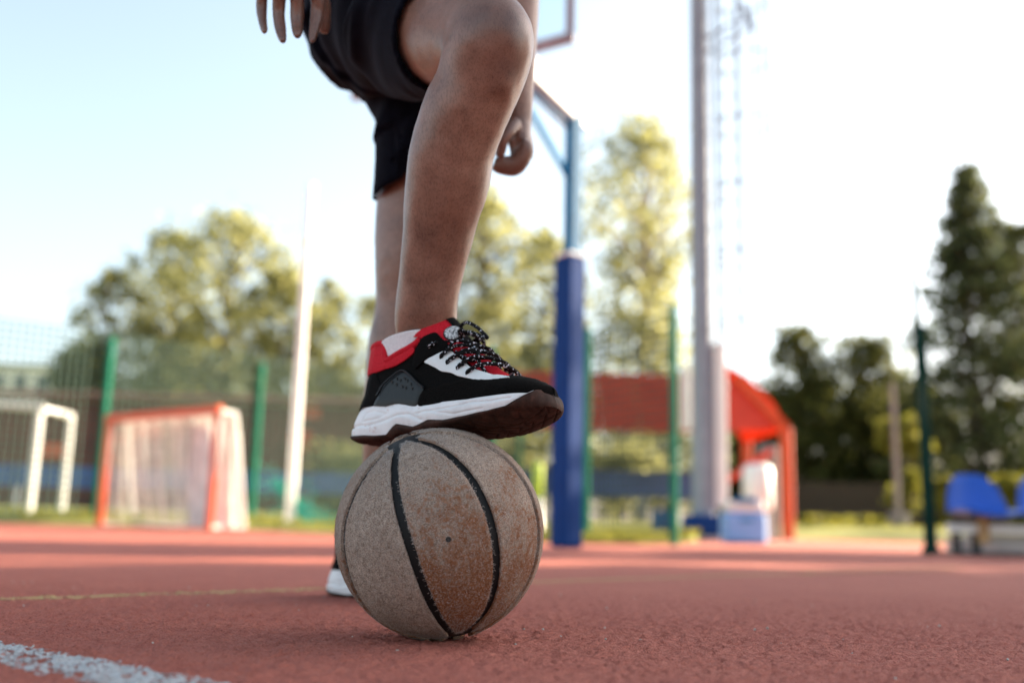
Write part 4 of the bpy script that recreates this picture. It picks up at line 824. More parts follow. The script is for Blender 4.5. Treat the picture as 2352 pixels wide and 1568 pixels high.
def netfence(name, label, posts, step, r_, base, mat_post, topz, netz, low=.05, mat=None, pr=.045):
    p0 = np.array([*posts[0][:2], 0]); o = empty(name, label, 'net fence', tuple(p0))
    V = []; F = []
    for k, (a, z) in enumerate(zip(posts, topz)):
        m_ = MB(); V1, F1 = loft([(a[0], a[1], a[2] - .05), (a[0], a[1], z), (a[0], a[1], z + .01)] - p0, [pr, pr, pr * .6], [pr, pr, pr * .6], 10); m_.add(V1, F1); m_.build('post', mat_post, o)
    for k in range(len(posts) - 1):
        a = np.array([*posts[k][:2], 0]) - p0; b2 = np.array([*posts[k + 1][:2], 0]) - p0
        v, f = strands(a, b2, low, netz, step, r_); i = len(V); V += v; F += [tuple(x + i for x in q) for q in f]
    tag(obj('netting', V, F, mat or M_NETG, o, False), kind='stuff')
    return o
posts = [on(-260, 11.6, .02), on(215, 13.0, .05), on(575, 14.6, .10), on(885, 16.4, .12), on(1190, 18.4, .15)]
netfence('net_fence', 'tall net fence on green posts behind the orange goal', posts, .090, .0095, 0, M_GREEN, [ztop(215, 775, 13.)] * 2 + [ztop(575, 835, 14.6)] * 3, ztop(215, 765, 13.) * 1.0, .08)
posts = [on(1120, 10.6, .03), on(1345, 9.4, .02), on(1549, 8.35, .0)]
netfence('net_fence', 'net fence on a single green post between the hoop and the mast', posts, .066, .0070, 0, M_GREEN, [ztop(1549, 705, 8.35)] * 3, ztop(1549, 720, 8.35), .06, pr=.034)
# fallen netting by the white pole
b = MB(); q_ = [B(640, 1112, 12.2), B(672, 1150, 12.1), B(700, 1180, 12.0), B(745, 1200, 11.9), B(812, 1202, 11.9)]
for k in range(14):
    c = cr(np.array(q_) + rng.normal(0, .06, (5, 3)), 24); c[:, 2] = np.maximum(c[:, 2], .06); b.tube(c, .010, 5)
for k in range(60):
    i = rng.integers(0, 4); a = np.array(q_[i]) + rng.normal(0, .08, 3); b.tube([a, a + rng.normal(0, .12, 3)], .005, 4)
tag(b.build('slumped_net', M_TEAL), 'teal netting slumped on the grass at the foot of the white pole', 'net')
# white pole
a = on(665, 12.0, .06); o = empty('white_pole', 'tall plain white pole standing between the orange goal and the legs', 'pole', tuple(a)); wr = 11.5 * 12 / FPX
b = MB(); V, F = loft([(0, 0, -.05), (0, 0, ztop(712, 425, 12) - a[2]), (0, 0, ztop(712, 425, 12) + .02 - a[2])], [wr, wr * .9, wr * .5], [wr, wr * .9, wr * .5], 14); b.add(V, F); b.build('shaft', M_WHT, o)
b = MB(); V, F = loft([(0, 0, -.03), (0, 0, .05), (0, 0, .06)], [wr * 1.7, wr * 1.7, wr * 1.4], [wr * 1.7, wr * 1.7, wr * 1.4], 14); b.add(V, F); b.build('socket', M_WHT, o)

# ================================================================== GOALS
gl_, gr_ = on(228, 12.1, .0), on(481, 10.7, 0); dG = (gr_ - gl_); wG = np.linalg.norm(dG); dG /= wG; nG = np.array([-dG[1], dG[0], 0])
hG = ztop(485, 948, 10.7)
goal = empty('orange_goal', 'orange framed goal with a bunched white net, in front of the net fence', 'goal', tuple(gl_))
b = MB(); b.bar((0, 0, 0), (0, 0, hG), .07, .07, (0, 1, 0), .01); b.build('post', M_ORANGE, goal)
b = MB(); b.bar(dG * wG, dG * wG + [0, 0, hG], .07, .07, (0, 1, 0), .01); b.build('post', M_ORANGE, goal)
b = MB(); b.bar(dG * -.04 + [0, 0, hG + .042], dG * (wG + .04) + [0, 0, hG + .042], .085, .085, (0, 0, 1), .01); b.build('crossbar', M_ORANGE, goal)
dp = .44
for w_ in (0, wG):
    b = MB(); b.tube([dG * w_ + [0, 0, hG + .03], dG * w_ + nG * .22 + [0, 0, hG + .02], dG * w_ + nG * .28 + [0, 0, hG * .8], dG * w_ + nG * dp + [0, 0, .03], dG * w_ + [0, 0, .03]], .022, 8); b.build('side_frame', M_WHT, goal)
b = MB(); b.tube([nG * dp + [0, 0, .03], dG * wG + nG * dp + [0, 0, .03]], .022, 8); b.build('ground_bar', M_WHT, goal)
def netgrid(fn, nu, nv, r_):   # strands over a parametric sheet
    m_ = MB()
    for i in range(nu + 1): m_.tube([fn(i / nu, t) for t in np.linspace(0, 1, 9)], r_, 3, False)
    for j in range(nv + 1): m_.tube([fn(t, j / nv) for t in np.linspace(0, 1, 25)], r_, 3, False)
    return m_
prof = cr([(.02, hG), (.22, hG - .01), (.27, hG * .75), (.33, hG * .4), (dp, .03)], 60)
def backnet(u, v):
    i = v * 59; y, z = prof[int(i)]; return dG * wG * u + nG * (y + .05 * math.sin(u * 19) * math.sin(v * 3.1) + .03 * math.sin(u * 47 + 1)) + np.array([0, 0, z])
tag(netgrid(backnet, 80, 44, .0046).build('back_net', M_NETW, goal), kind='stuff')
def sidenet(w_):
    def f(u, v):
        i = v * 59; y, z = prof[int(i)]; return dG * w_ + nG * (y * u) + np.array([0, 0, z]) + dG * .05 * math.sin(u * 9 + v * 3)
    return f
tag(netgrid(sidenet(wG), 26, 60, .006).build('side_net', M_NETW, goal), kind='stuff'); tag(netgrid(sidenet(0), 16, 44, .0035).build('side_net', M_NETW, goal), kind='stuff')
def folds(u0, u1, yy_):      # net gathered into hanging folds
    n1, n2 = 40, 26; U_, V_ = np.meshgrid(np.linspace(0, 1, n1), np.linspace(0, 1, n2), indexing='ij'); uu_ = (u0 + (u1 - u0) * (U_ * (.35 + .65 * V_) + .2 * (1 - V_)))
    y_ = yy_ + .05 * np.sin(U_ * 26) * (1 - .3 * V_) + .03 * np.sin(U_ * 55 + 2) + .08 * V_
    p_ = dG * (wG * uu_)[..., None] + nG * y_[..., None]; p_[..., 2] += hG * .92 * (1 - V_) + .02; return p_.reshape(-1, 3), gridfaces(n1, n2)
V, F = folds(.60, .98, .20); obj('net_fold', V, F, M_NETW, goal)
# white goal at the left edge
ga = on(62, 14.6, .07); gz = ztop(88, 935, 14.6) - .07; gb = on(138, 15.6, .09)
goal2 = empty('white_goal', 'white tubular goal frame cut off by the left edge of the view', 'goal', tuple(ga)); dl = np.array([-.93, -.36, 0]); rr = gb - ga; rr[2] = 0; WG2 = 3.0
for nm, p_ in (('post', np.zeros(3)), ('post', dl * WG2)):
    b = MB(); b.tube([p_ + [0, 0, -.05], p_ + [0, 0, gz]], .058, 12); b.build(nm, M_WHT, goal2)
for p_ in (rr, rr + dl * WG2):
    b = MB(); b.tube([p_ + [0, 0, -.05], p_ + [0, 0, gz * .99]], .042, 10); b.build('rear_post', M_WHT, goal2); b = MB(); b.tube([p_ + rr * .03 + [0, 0, gz * .99], p_ - rr + [0, 0, gz * .99]], .044, 10); b.build('side_bar', M_WHT, goal2)
b = MB(); b.tube([np.array([0, 0, gz]) - dl * .06, dl * WG2 + [0, 0, gz]], .062, 12); b.build('crossbar', M_WHT, goal2)
b = MB(); b.tube([rr + [0, 0, .03], rr + dl * WG2 + [0, 0, .03]], .035, 8); b.build('ground_bar', M_WHT, goal2)
b = MB(); b.box((-.05, -.03, .02), (.55, .35, .06), None, .01); b.build('foot_plate', M_WHT, goal2)

# ================================================================== RED CANOPY, BARRIER, BOXES
YC = 19.0; cz = lambda px, py, Y=YC: ztop(px, py, Y)
cR = on(1805, YC, .05); cL = on(1000, YC + .6, .05); can = empty('red_canopy', 'open shelter with a red sheet roof on red posts, behind the mast', 'shelter', tuple(cR))
pw = cR[0]; xA = on(1650, YC)[0]; ridge = cz(1650, 835); eave = cz(1805, 985)
prof = [(xA, ridge, 0), (on(1715, YC)[0], cz(1715, 870), 0), (on(1770, YC)[0], cz(1770, 925), 0), (pw, eave, 0)]
def sheet(name, pts, th, mat, parent, y0, y1):
    p_ = np.array(pts)[:, :2]; n = len(p_); V = []
    for y in (y0, y1):
        for off in (0, -th):
            V += [(x, y, z + off) for x, z in p_]
    V = np.array(V) - np.array(parent.location); F = []
    for i in range(n - 1):
        F += [(i, i + 1, 2 * n + i + 1, 2 * n + i), (n + i, 3 * n + i, 3 * n + i + 1, n + i + 1), (i, n + i, n + i + 1, i + 1), (2 * n + i, 2 * n + i + 1, 3 * n + i + 1, 3 * n + i)]
    F += [(0, 2 * n, 3 * n, n), (n - 1, 2 * n - 1, 4 * n - 1, 3 * n - 1)]; return obj(name, V, F, mat, parent, False)
sheet('roof_sheet', prof, .04, M_CANVAS, can, YC - .3, YC + 3.2)
# long front slope facing the court, sheeted in panels
xs = np.linspace(on(1010, YC)[0], xA, 8); zT, zE = cz(1500, 840), cz(1450, 992)
for x0, x1 in zip(xs[:-1], xs[1:]):
    b = MB(); d = np.array([0, -1.5, zE - zT]); d /= np.linalg.norm(d); L = math.hypot(1.5, zE - zT); mid = np.array([(x0 + x1) / 2, YC + 1.2 - .75, (zT + zE) / 2]) - cR
    b.box(mid, (x1 - x0 - .02, L, .035), [[1, 0, 0], d, np.cross([1, 0, 0], d)]); b.build('roof_panel', M_CANVAS, can)
# gable sheet at the right end
gv = [(xA, ridge - .05), (pw - .1, eave + .02), (xA, eave - .10)]; V = [(x - cR[0], y - cR[1], z - cR[2]) for y in (YC - .05, YC - .09) for x, z in gv]
obj('gable_sheet', V, [(0, 1, 2), (3, 5, 4), (0, 3, 4, 1), (1, 4, 5, 2), (2, 5, 3, 0)], M_CANOPY, can, False)
b = MB(); b.bar(np.array([on(1690, YC)[0], YC - .2, cz(1690, 868)]) - cR, np.array([pw, YC - .2, eave]) - cR, .16, .14); b.build('gable_beam', M_ORANGE, can)
for x, y in ((pw, YC - .15), (pw, YC + 3), (on(1300, YC)[0], YC - .2), (on(1060, YC)[0], YC - .2)):
    b = MB(); b.bar(np.array([x, y, -.02]) - cR, np.array([x, y, eave]) - cR, .20, .20, (0, 1, 0), .02); b.build('post', M_ORANGE, can)
a = on(1768, 16.5); o = empty('barrier', 'grey pillar with a sloping red beam, under the right end of the shelter', 'barrier', tuple(a))
b = MB(); b.box((0, 0, ztop(1768, 1022, 16.5) / 2), (.30, .24, ztop(1768, 1022, 16.5)), None, .03); b.build('pillar', M_GREYW, o)
b = MB(); b.bar(np.array([on(1660, 16.3)[0] - a[0], -.25, ztop(1660, 1110, 16.3)]), np.array([-.02, -.25, ztop(1750, 1035, 16.3)]), .18, .10); b.build('beam', M_CANOPY, o)
a = on(1742, 15.6); o = empty('white_drum', 'upright rounded white drum against the grey pillar', 'drum', tuple(a)); z0, z1 = ztop(1742, 1172, 15.6), ztop(1742, 1066, 15.6); rr_ = 34 * 15.6 / FPX
b = MB(); V, F = loft([(0, 0, z0), (0, 0, z0 + .06), (0, 0, z1 - .08), (0, 0, z1)], [rr_ * .8, rr_, rr_, rr_ * .7], [rr_ * .8, rr_, rr_, rr_ * .7], 18); b.add(V, F); b.build('body', M_WHT, o, True)
b = MB(); V, F = loft([(0, 0, .0), (0, 0, z0 + .01)], [rr_ * .8, rr_ * .75], [rr_ * .8, rr_ * .75], 14); b.add(V, F); b.build('stand', M_GREYW, o)
def cooler(name, label, cat, px0, px1, py0, py1, Y, mat, lid=None, stripe=None, bev=.03):
    a = on((px0 + px1) / 2, Y); w_ = (px1 - px0) * Y / FPX; h_ = ztop((px0 + px1) / 2, py0, Y); o = empty(name, label, cat, tuple(a))
    hl_ = .72 if lid else 1.; b = MB(); b.box((0, 0, h_ * hl_ / 2), (w_, w_ * .7, h_ * hl_), None, bev); b.build('body', mat, o)
    if lid: b = MB(); b.box((0, 0, h_ * .86 + .002), (w_ * .92, w_ * .62, h_ * .27), None, bev); b.build('lid', lid, o)
    else: b = MB(); b.box((0, 0, h_ + .012), (w_ * 1.03, w_ * .73, .022), None, .008); b.build('lid', mat, o)
    if stripe: b = MB(); b.box((0, -w_ * .32, h_ * 1.02), (w_ * .5, .04, .06), None, .01); b.build('handle', stripe, o)
    b = MB(); b.box((0, -w_ * .355, h_ * .55), (w_ * .3, .02, .03), None, .005); b.build('latch', stripe or M_NBOX, o)
cooler('cool_box', 'pale blue and white cool box beside the foot of the mast', 'cool box', 1660, 1755, 1150, 1250, 10.6, M_LBOX, M_WHT, M_SKYB)
cooler('storage_box', 'small dark blue box left of the foot of the mast', 'box', 1498, 1556, 1176, 1236, 11.8, M_MBOX)
# slim bright marker beyond the ball
a = on(1233, 12.5); o = empty('marker_post', 'stubby hi-vis yellow marker post with a white foot, left of the padded hoop post', 'marker post', tuple(a)); r_ = 12 * 12.5 / FPX; z0, z1 = ztop(1233, 1142, 12.5), ztop(1233, 1060, 12.5)
b = MB(); V, F = loft([(0, 0, z0), (0, 0, z1 - .05), (0, 0, z1)], [r_, r_, r_ * .5], [r_, r_, r_ * .5], 12); b.add(V, F); b.build('sleeve', M_HIVIS, o, True)
b = MB(); V, F = loft([(0, 0, -.01), (0, 0, .04), (0, 0, z0 + .01)], [r_ * 1.5, r_ * 1.2, r_ * .9], [r_ * 1.5, r_ * 1.2, r_ * .9], 12); b.add(V, F); b.build('foot', M_WHT, o, True)

# ================================================================== RIGHT SIDE: POSTS, BENCH
for px, pyt, Y, r_, lab in ((2130, 628, 7.0, .018, 'slim dark green post at the right, the taller of the close pair'), (2144, 748, 7.6, .026, 'dark green post at the right, the shorter and thicker of the close pair')):
    a = on(px, Y); a[0] = B(px, 1262, Y)[0]; zt = ztop(px - 30, pyt, Y); o = empty('green_post', lab, 'post', tuple(a), 'dark green posts at the court edge')
    b = MB(); V, F = loft([(0, 0, -.02), (0, 0, zt - .01), (0, 0, zt)], [r_ * 1.15, r_, r_ * .6], [r_ * 1.15, r_, r_ * .6], 10); b.add(V, F); b.build('shaft', M_DGREEN, o)
    b = MB(); V, F = loft([(0, 0, -.01), (0, 0, .03), (0, 0, .06)], [r_ * 2, r_ * 2, r_ * 1.3], [r_ * 2, r_ * 2, r_ * 1.3], 10); b.add(V, F); b.build('socket', M_DGREEN, o)
bx0 = on(2185, 7.2); bch = empty('seat_bench', 'low bench of moulded blue plastic seats on a white beam, at the right edge', 'bench', tuple(bx0))
zs = ztop(2250, 1182, 7.2); zbk = ztop(2250, 1088, 7.2); sw = 140 * 7.2 / FPX
def seatmesh():
    n1, n2 = 14, 16; U_, V_ = np.meshgrid(np.linspace(-1, 1, n1), np.linspace(0, 1, n2), indexing='ij')
    y = np.where(V_ < .5, -.30 + V_ * .76, .08 + .03 * np.sin((V_ - .5) * 2)); y = np.where(V_ >= .5, .08 + .10 * (V_ - .5) * 2, y); z = np.where(V_ < .5, 0, (zbk - zs) * (V_ - .5) * 2)
    wd_ = sw / 2 * np.where(V_ < .5, 1, 1 - .36 * ((V_ - .5) * 2) ** 1.6); x = U_ * wd_; z = z + .035 * U_ ** 2 * (V_ < .5); y = y - .05 * U_ ** 2 * (V_ >= .5); z = z - .05 * U_ ** 4 * (V_ > .9)
    V = np.stack([x, y, z], -1).reshape(-1, 3); F = gridfaces(n1, n2); k = len(V); V2 = V + np.array([0, .012, -.022])
    bd = np.r_[np.arange(n2), np.arange(1, n1) * n2 + n2 - 1, (n1 - 1) * n2 + np.arange(n2 - 2, -1, -1), np.arange(n1 - 2, 0, -1) * n2]
    return mesh('seat', np.vstack([V, V2]), np.vstack([F, F + k, np.stack([bd, np.roll(bd, -1), np.roll(bd, -1) + k, bd + k], 1)]), M_SEAT)
sm = seatmesh()
for k in range(3):
    o = put('seat', sm, bch); o.location = (on(2254, 7.2)[0] - bx0[0] + k * (sw + .07), 0, zs + .01)
b = MB(); b.bar((-.02, .0, zs * .66), (2.2, .0, zs * .66), .10, .06); b.build('beam', M_WHT, bch)
b = MB(); b.bar((.18, .15, zs * .42), (2.2, .15, zs * .42), .16, .07); b.build('rear_beam', M_CONC, bch)
for x in (.03, .17, .95, 1.7):
    b = MB(); b.bar((x, 0, 0), (x, 0, zs - .012), .05, .05, (0, 1, 0)); b.build('leg', M_DARK, bch)
b = MB(); b.box((1.05, 0, .012), (2.2, .34, .02)); b.build('base_frame', M_DARK, bch)
b = MB(); b.bar((.20, -.04, zs * .3), (.20, -.04, zs * .95), .07, .07, (0, 1, 0)); b.build('bracket', M_TAN, bch)
for k in range(2):
    a = on((2225, 2330)[k], (8.0, 8.4)[k], 0); o = empty('concrete_block', ('short pale block on the court under the blue bench', 'long pale block lying behind the blue bench')[k], 'concrete block', tuple(a)); b = MB(); w_ = (.30, .75)[k]; b.box((0, 0, (.055, .075)[k]), (w_, .22, (.11, .15)[k]), None, .012); o2 = b.build('block', M_CONC, o)

# ================================================================== FAR BACKGROUND
# long red shed with fittings
YS = 27.; sh0 = on(-160, YS, .2); shed = empty('long_shed', 'long low dark red shed beyond the net fence', 'shed', tuple(sh0)); xs0 = sh0[0]; xs1 = on(1000, YS)[0]
bl, tpz = .2, ztop(600, 930, YS)
nP = 26; pw_ = (xs1 - xs0) / nP; pm = MB().box((0, 0, (tpz - bl) / 2), (pw_ - .03, .12, tpz - bl)).me('wall_panel', M_SHED)
for k in range(nP): o = put('wall_panel', pm, shed); o.location = (pw_ * (k + .5), 0, 0)
b = MB(); b.box(((xs1 - xs0) / 2, 2.1, (tpz - bl) / 2 - .02), (xs1 - xs0 - .05, 4.0, tpz - bl - .05)); b.build('core', M_SHED, shed)
b = MB(); V = [(-.3, -.5, tpz - bl), (xs1 - xs0 + .3, -.5, tpz - bl), (xs1 - xs0 + .3, 4.6, tpz - bl + .7), (-.3, 4.6, tpz - bl + .7)]; b.add(V + [(x, y, z + .12) for x, y, z in V], [(3, 2, 1, 0), (4, 5, 6, 7), (0, 1, 5, 4), (1, 2, 6, 5), (2, 3, 7, 6), (3, 0, 4, 7)]); b.build('roof', M_ROOF, shed)
for px, py, w_ in ((128, 1035, .75), (340, 992, .7), (285, 1010, .35), (690, 1005, .6), (710, 1025, .5), (770, 1120, .5), (300, 1105, .5), (715, 948, .5)):
    b = MB(); b.box(np.array([B(px, py, YS - .09)[0] - xs0, -.10, ztop(px, py, YS) - bl]), (w_, .05, w_ * .55)); b.build('shutter', M_ORANGE, shed)
# blue banner barrier
for k, (p0, p1, py0, py1, Y) in enumerate(((-200, 930, 1075, 1125, 22.), (1010, 1640, 1078, 1138, 20.6))):
    a = on(p0, Y, .2); e_ = on(p1, Y, .2); o = empty('banner_barrier', ('blue banner barrier running behind the left goals', 'blue banner barrier under the red shelter')[k], 'barrier', tuple(a), 'blue banner barriers along the pitch')
    L = e_[0] - a[0]; n = int(L / 2.0); z0, z1 = ztop((p0 + p1) / 2, py1, Y) - .2, ztop((p0 + p1) / 2, py0, Y) - .2
    bm_ = MB().box((0, 0, (z0 + z1) / 2), (L / n - .05, .04, z1 - z0)).me('banner', M_BLUEBAN); pm_ = MB().bar((0, 0.04, -.2), (0, .04, z1), .05, .05, (0, 1, 0)).me('post', M_GALV)
    for i in range(n): c = put('banner', bm_, o); c.location = (L / n * (i + .5), 0, 0)
    for i in range(n + 1): c = put('post', pm_, o); c.location = (L / n * i, 0, 0)
# wooden fence at the right
YF = 27.; a = on(1800, YF, .2); e_ = on(2560, YF, .2); fz = ztop(1930, 1108, YF) - .2; fo = empty('board_fence', 'dark wooden board fence under the dark trees at the right', 'fence', tuple(a)); L = e_[0] - a[0]; n = int(L / .16)
fm = [MB().box((0, 0, fz / 2 + d_), (.145, .025, fz)).me('board', M_WOOD) for d_ in (0, .02, -.02)]
for i in range(n): c = put('board', fm[i % 3 if i % 5 else 1], fo); c.location = (.16 * (i + .5), .006 * (i % 2), 0)
for z in (.3, fz - .3): b = MB(); b.bar((0, .05, z), (L, .05, z), .05, .08); b.build('rail', M_WOOD, fo)
# kerb at the far end of the right part of the court
b = MB(); b.bar((on(1660, 20)[0], 20.0, .06), (on(2700, 20)[0], 20.0, .06), .14, .14); tag(b.build('kerb', M_CONC), kind='structure')
# pale building far left
YB = 75.; a = on(-140, YB, .3); bz = ztop(40, 838, YB); o = empty('white_building', 'pale block with windows far off at the left edge', 'building', tuple(a)); wB = on(97, YB)[0] - a[0]
b = MB(); b.box((wB / 2, 4, bz / 2 - .5), (wB, 8, bz)); b.build('wall', M_WHT, o)
b = MB(); b.box((wB / 2, 4, bz - .4), (wB + .5, 8.5, .3)); b.build('roof', M_GREYW, o)
for i in range(5):
    for j in range(2):
        x = wB - 1.1 - i * 1.7; z = bz - 1.6 - j * 2.3; b = MB(); b.box((x, -.02, z), (1.05, .1, 1.1)); f_ = b.build('window', M_GREYW, o); b = MB(); b.box((x, -.06, z), (.85, .06, .9)); b.build('pane', M_WINGL, f_)
# thin grey pole before the dark trees, small bird
a = on(2064, 21.5, .2); o = empty('grey_pole', 'thin weathered grey pole standing before the dark trees', 'pole', tuple(a)); b = MB(); V, F = loft([(0, 0, -.1), (0, 0, ztop(2064, 880, 21.5) - .2)], [.065, .05], [.065, .05], 10); b.add(V, F); b.build('shaft', M_GREYW, o)
b = MB(); b.box((0, 0, .15), (.34, .34, .5), None, .03); b.build('foot', M_GREYW, o)
bp = B(2022, 694, 20.); b = MB(); V, F = loft([(-.16, 0, .0), (-.10, 0, .01), (0, 0, .02), (.10, 0, .01), (.15, 0, .02), (.19, 0, .015)], [.02, .035, .055, .045, .03, .008], [.015, .03, .05, .045, .03, .006], 10); b.add(V, F)
o = b.build('bird', simple('grey_feathers', (.10, .12, .15), .8)); o.location = Vector(bp); tag(o, 'small grey bird flying in the white sky right of the mast', 'bird')
for s_ in (-1, 1):
    V = np.array([(.07, .03 * s_, .03), (.02, .16 * s_, .12), (-.03, .30 * s_, .10), (-.08, .16 * s_, .10), (-.07, .03 * s_, .03)]); V = np.vstack([V, V - [0, 0, .008]])
    obj('wing', V, [(0, 1, 2, 3, 4), (9, 8, 7, 6, 5)] + [(i, (i + 1) % 5, 5 + (i + 1) % 5, 5 + i) for i in range(5)], o.data.materials[0], o, False)

# ================================================================== TREES
def leaves(P_, sz, seed, stretch=1.):
    r_ = np.random.default_rng(seed); N = len(P_); a = r_.normal(size=(N, 3)); a /= np.linalg.norm(a, axis=1)[:, None]; c = r_.normal(size=(N, 3)); c -= a * (a * c).sum(1)[:, None]; c /= np.linalg.norm(c, axis=1)[:, None]
    s_ = sz * r_.uniform(.6, 1.35, (N, 1)); a, c = a * s_, c * s_ * .6
    return np.stack([P_ - a, P_ + c * .8, P_ + a, P_ - c * .8], 1).reshape(-1, 3), np.arange(4 * N).reshape(-1, 4)
def tree(name, label, px, pyt, halfw, Y, mat, kind='round', seed=0, dens=1., bark=None, pyb=1215, hang=0., group='trees beyond the pitch', loc=None, size=None, lsz=.135):
    r_ = np.random.default_rng(seed + 100)
    if loc is None:
        a = on(px, Y, .25); H_ = ztop(px, pyt, Y) - a[2]; R_ = halfw * Y / FPX
    else: a = np.array(loc, float); H_, R_ = size
    o = empty(name, label, 'tree', tuple(a), group); m_ = MB(); n = 9
    lean = r_.normal(0, .02, 2) * H_
    trunk = cr([(0, 0, -.3), (lean[0] * .3, lean[1] * .3, H_ * .3), (lean[0], lean[1], H_ * .65), (lean[0] * 1.2, lean[1] * 1.2, H_ * .95)], 16); rT = np.linspace(.028 * H_ * .6, .012, 16) ; m_.add(*loft(trunk, rT, rT, 9))
    ctrs = []
    if kind == 'round':
        nc = int(70 * dens)
        for i in range(nc):
            z = r_.uniform(.10, 1.) ; w_ = math.sqrt(max(0, 1 - ((z - .48) / .55) ** 2)) * (1 - .25 * z); th = r_.uniform(0, 2 * math.pi); q_ = R_ * w_ * math.sqrt(r_.uniform(.05, 1)); ctrs.append((math.cos(th) * q_ + lean[0] * z, math.sin(th) * q_ + lean[1] * z, z * H_, R_ * r_.uniform(.12, .30)))
    elif kind == 'birch':
        for i in range(int(140 * dens)):
            z = r_.uniform(.10, 1.); w_ = min(1, 2.6 * (1 - z) ** .75 + .12) * (.75 + .25 * math.sin(z * 9)); th = r_.uniform(0, 2 * math.pi); q_ = R_ * w_ * r_.uniform(0, 1) ** .4; ctrs.append((math.cos(th) * q_, math.sin(th) * q_, z * H_, R_ * r_.uniform(.07, .22)))
    else:
        for i in range(int(80 * dens)):
            z = r_.uniform(.06, 1.); w_ = (1 - z) ** .82 + .03; th = r_.uniform(0, 2 * math.pi); q_ = R_ * w_ * r_.uniform(.25, 1); ctrs.append((math.cos(th) * q_, math.sin(th) * q_, z * H_ - .05 * q_, R_ * r_.uniform(.10, .22) * (.5 + .6 * (1 - z))))
    ps = []
    for i, (x, y, z, s_) in enumerate(ctrs):
        N = int((40, 22, 34)[('round', 'birch', 'spruce').index(kind)]); q_ = r_.normal(size=(N, 3)) * s_ * .62
        if hang: q_[:, 2] *= 1 + hang; q_[:, 2] -= hang * s_ * .5
        if kind == 'spruce': q_[:, 2] *= .55
        ps.append(q_ + (x, y, z))
        if i % 3 == 0:
            zi = max(.12 * H_, z - .6 * math.hypot(x, y) - .05 * H_); tz = np.array([np.interp(zi, trunk[:, 2], trunk[:, k]) for k in range(2)]); m_.add(*loft(cr([(tz[0], tz[1], zi), (x * .5 + tz[0] * .5, y * .5 + tz[1] * .5, zi * .45 + z * .55), (x, y, z)], 6), np.linspace(.009 * H_ * .6, .01, 6), np.linspace(.009 * H_ * .6, .01, 6), 5))
    m_.build('trunk', bark or M_BARK, o, True)
    ps = np.vstack(ps); ps[:, 2] = np.clip(ps[:, 2], .03 * H_, H_ * 1.02); V, F = leaves(ps, lsz, seed)
    tag(obj('crown', V, F, mat, o, False), kind='stuff'); return o
T = tree
T('tree', 'pale thin young tree left of the orange goal, leftmost of the far trees', 212, 630, 130, 36, M_LF_M, 'birch', 1, 1.3)
T('tree', 'loose crowned tree rising left of the tallest crown above the orange goal', 345, 540, 155, 38, M_LF_M, 'birch', 2, 1.7)
T('tree', 'tallest broad tree above the orange goal', 478, 500, 215, 36, M_LF_Y, 'birch', 3, 2.3)
T('tree', 'rounded tree immediately left of the white pole', 612, 630, 140, 34, M_LF_Y, 'birch', 4, 1.7)
T('tree', 'thin crowned tree immediately right of the white pole', 715, 650, 120, 39, M_LF_M, 'birch', 5, 1.3)
T('tree', 'small dark tree left behind the standing leg', 828, 690, 115, 40, M_LF_M, 'birch', 6, 1.1)
T('tree', 'bright yellow tree right behind the raised shin', 1085, 450, 165, 35, M_LF_Y, 'birch', 7, 2.2)
T('tree', 'green tree between the shin and the padded hoop post', 1240, 535, 140, 37, M_LF_M, 'birch', 8, 1.8)
T('birch_tree', 'tall drooping yellow birch between the hoop post and the mast', 1468, 282, 200, 33, M_LF_Y, 'birch', 9, 2.6, M_BIRCHB, hang=.9)
T('tree', 'rounded dark tree next to the right end of the shelter', 1850, 765, 118, 36, M_LF_D, 'round', 10, 2.2)
T('tree', 'dark rounded tree behind the thin grey pole', 2005, 785, 125, 37, M_LF_D, 'round', 11, 2.3)
T('spruce_tree', 'tall dark pointed conifer behind the blue bench', 2268, 385, 255, 34, M_LF_S, 'spruce', 12, 4.6, lsz=.14)
T('tree', 'dark tree cut by the right edge beside the conifer', 2380, 530, 170, 35, M_LF_D, 'round', 13, 3.4)
T('tree', 'low black green tree filling the gap between the grey pole and the conifer', 2125, 880, 120, 38, M_LF_D, 'round', 19, 2.6)
T('tree', 'low dark tree right behind the red shelter post', 1790, 905, 100, 39, M_LF_D, 'round', 20, 2.8)
T('tree', 'low dark tree seen under the gable of the red shelter', 1705, 960, 95, 40, M_LF_D, 'round', 21, 2.8)
T('tree', 'low dark tree filling the gap between the two dark trees left of the grey pole', 1930, 870, 110, 39, M_LF_D, 'round', 22, 2.4)
T('tree', 'low dark tree seen between the grey pole and the green posts', 2070, 870, 95, 40, M_LF_D, 'round', 23, 2.4)
T('tree', 'dark undergrowth tree low behind the left net fence', 165, 800, 100, 33, M_LF_D, 'round', 14, 1.6)
T('tree', 'low dark tree filling the gap above the long shed', 420, 790, 190, 40, M_LF_M, 'round', 15, 2.)
T('tree', 'low green tree right of the white pole above the shed', 745, 840, 120, 41, M_LF_M, 'round', 16, 1.7)
T('tree', 'low olive tree behind the shelter roof left of the mast', 1500, 880, 160, 41, M_LF_M, 'round', 17, 1.9)
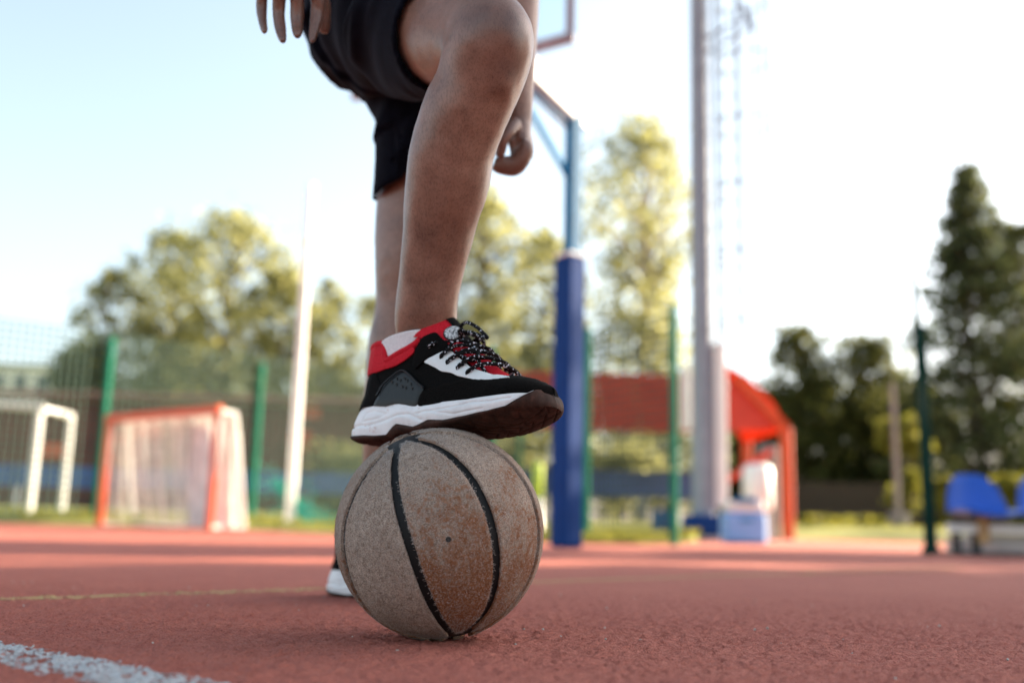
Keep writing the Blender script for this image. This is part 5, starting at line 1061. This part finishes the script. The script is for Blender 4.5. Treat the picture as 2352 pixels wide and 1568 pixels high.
T('tree', 'low yellow tree behind the shelter roof and the ball side of the hoop', 1180, 800, 140, 42, M_LF_M, 'round', 18, 1.9)
def bush(label, px, pyt, halfw, Y, mat, seed):
    r_ = np.random.default_rng(seed); a = on(px, Y, .2); H_ = ztop(px, pyt, Y) - .2; R_ = halfw * Y / FPX; o = empty('bush', label, 'bush', tuple(a), 'bushes along the edge of the court')
    ps = []; m_ = MB()
    for i in range(16):
        th = r_.uniform(0, 6.28); q_ = R_ * .75 * math.sqrt(r_.uniform(0, 1)); z = H_ * r_.uniform(.15, .85); p_ = np.array([math.cos(th) * q_, math.sin(th) * q_ * .6, z]); ps.append(r_.normal(size=(110, 3)) * R_ * np.array([.22, .22, .18]) + p_); m_.tube([(0, 0, -.1), p_ * [.5, .5, .6], p_], .02, 5)
    ps = np.vstack(ps); ps[:, 2] = np.clip(ps[:, 2], .03, H_); m_.build('stem', M_BARK, o); V, F = leaves(ps, .09, seed); tag(obj('foliage', V, F, mat, o, False), kind='stuff')
bush('bright yellow bush lit by the sun, right of the thin grey pole', 2088, 930, 52, 24.5, M_LF_L, 31)
bush('bright yellow bush left of the blue bench', 2165, 1085, 40, 23, M_LF_L, 32)
bush('yellow bush at the right edge above the blue bench', 2345, 1080, 50, 24, M_LF_L, 33)
bush('low yellow weeds at the foot of the board fence, nearer the shelter', 1880, 1190, 70, 22.5, M_LF_L, 34)
bush('low yellow weeds at the foot of the board fence, nearer the grey pole', 1990, 1192, 55, 22.8, M_LF_L, 35)
bush('olive hedge clump behind the padded hoop post', 1420, 1000, 110, 24, M_LF_Y, 36)
bush('green hedge clump right of the white pole', 780, 1010, 95, 25, M_LF_M, 37)
# the tree row beyond the right edge that shades the near court
for i, (x, y, h_, w_) in enumerate([(14.2, 6.6, 8.6, 2.5), (14.8, 9.2, 9.2, 2.15), (15.3, 13.1, 8.6, 1.4)]):
    T('tree', 'leafy tree in the row beside the court, beyond the right edge of the view', 0, 0, 0, 0, M_LF_M, 'round', 50 + i, (4.0, 4.0, 1.9)[i], lsz=.2, group='shade trees beside the court', loc=(x, y, 0), size=(h_, w_))
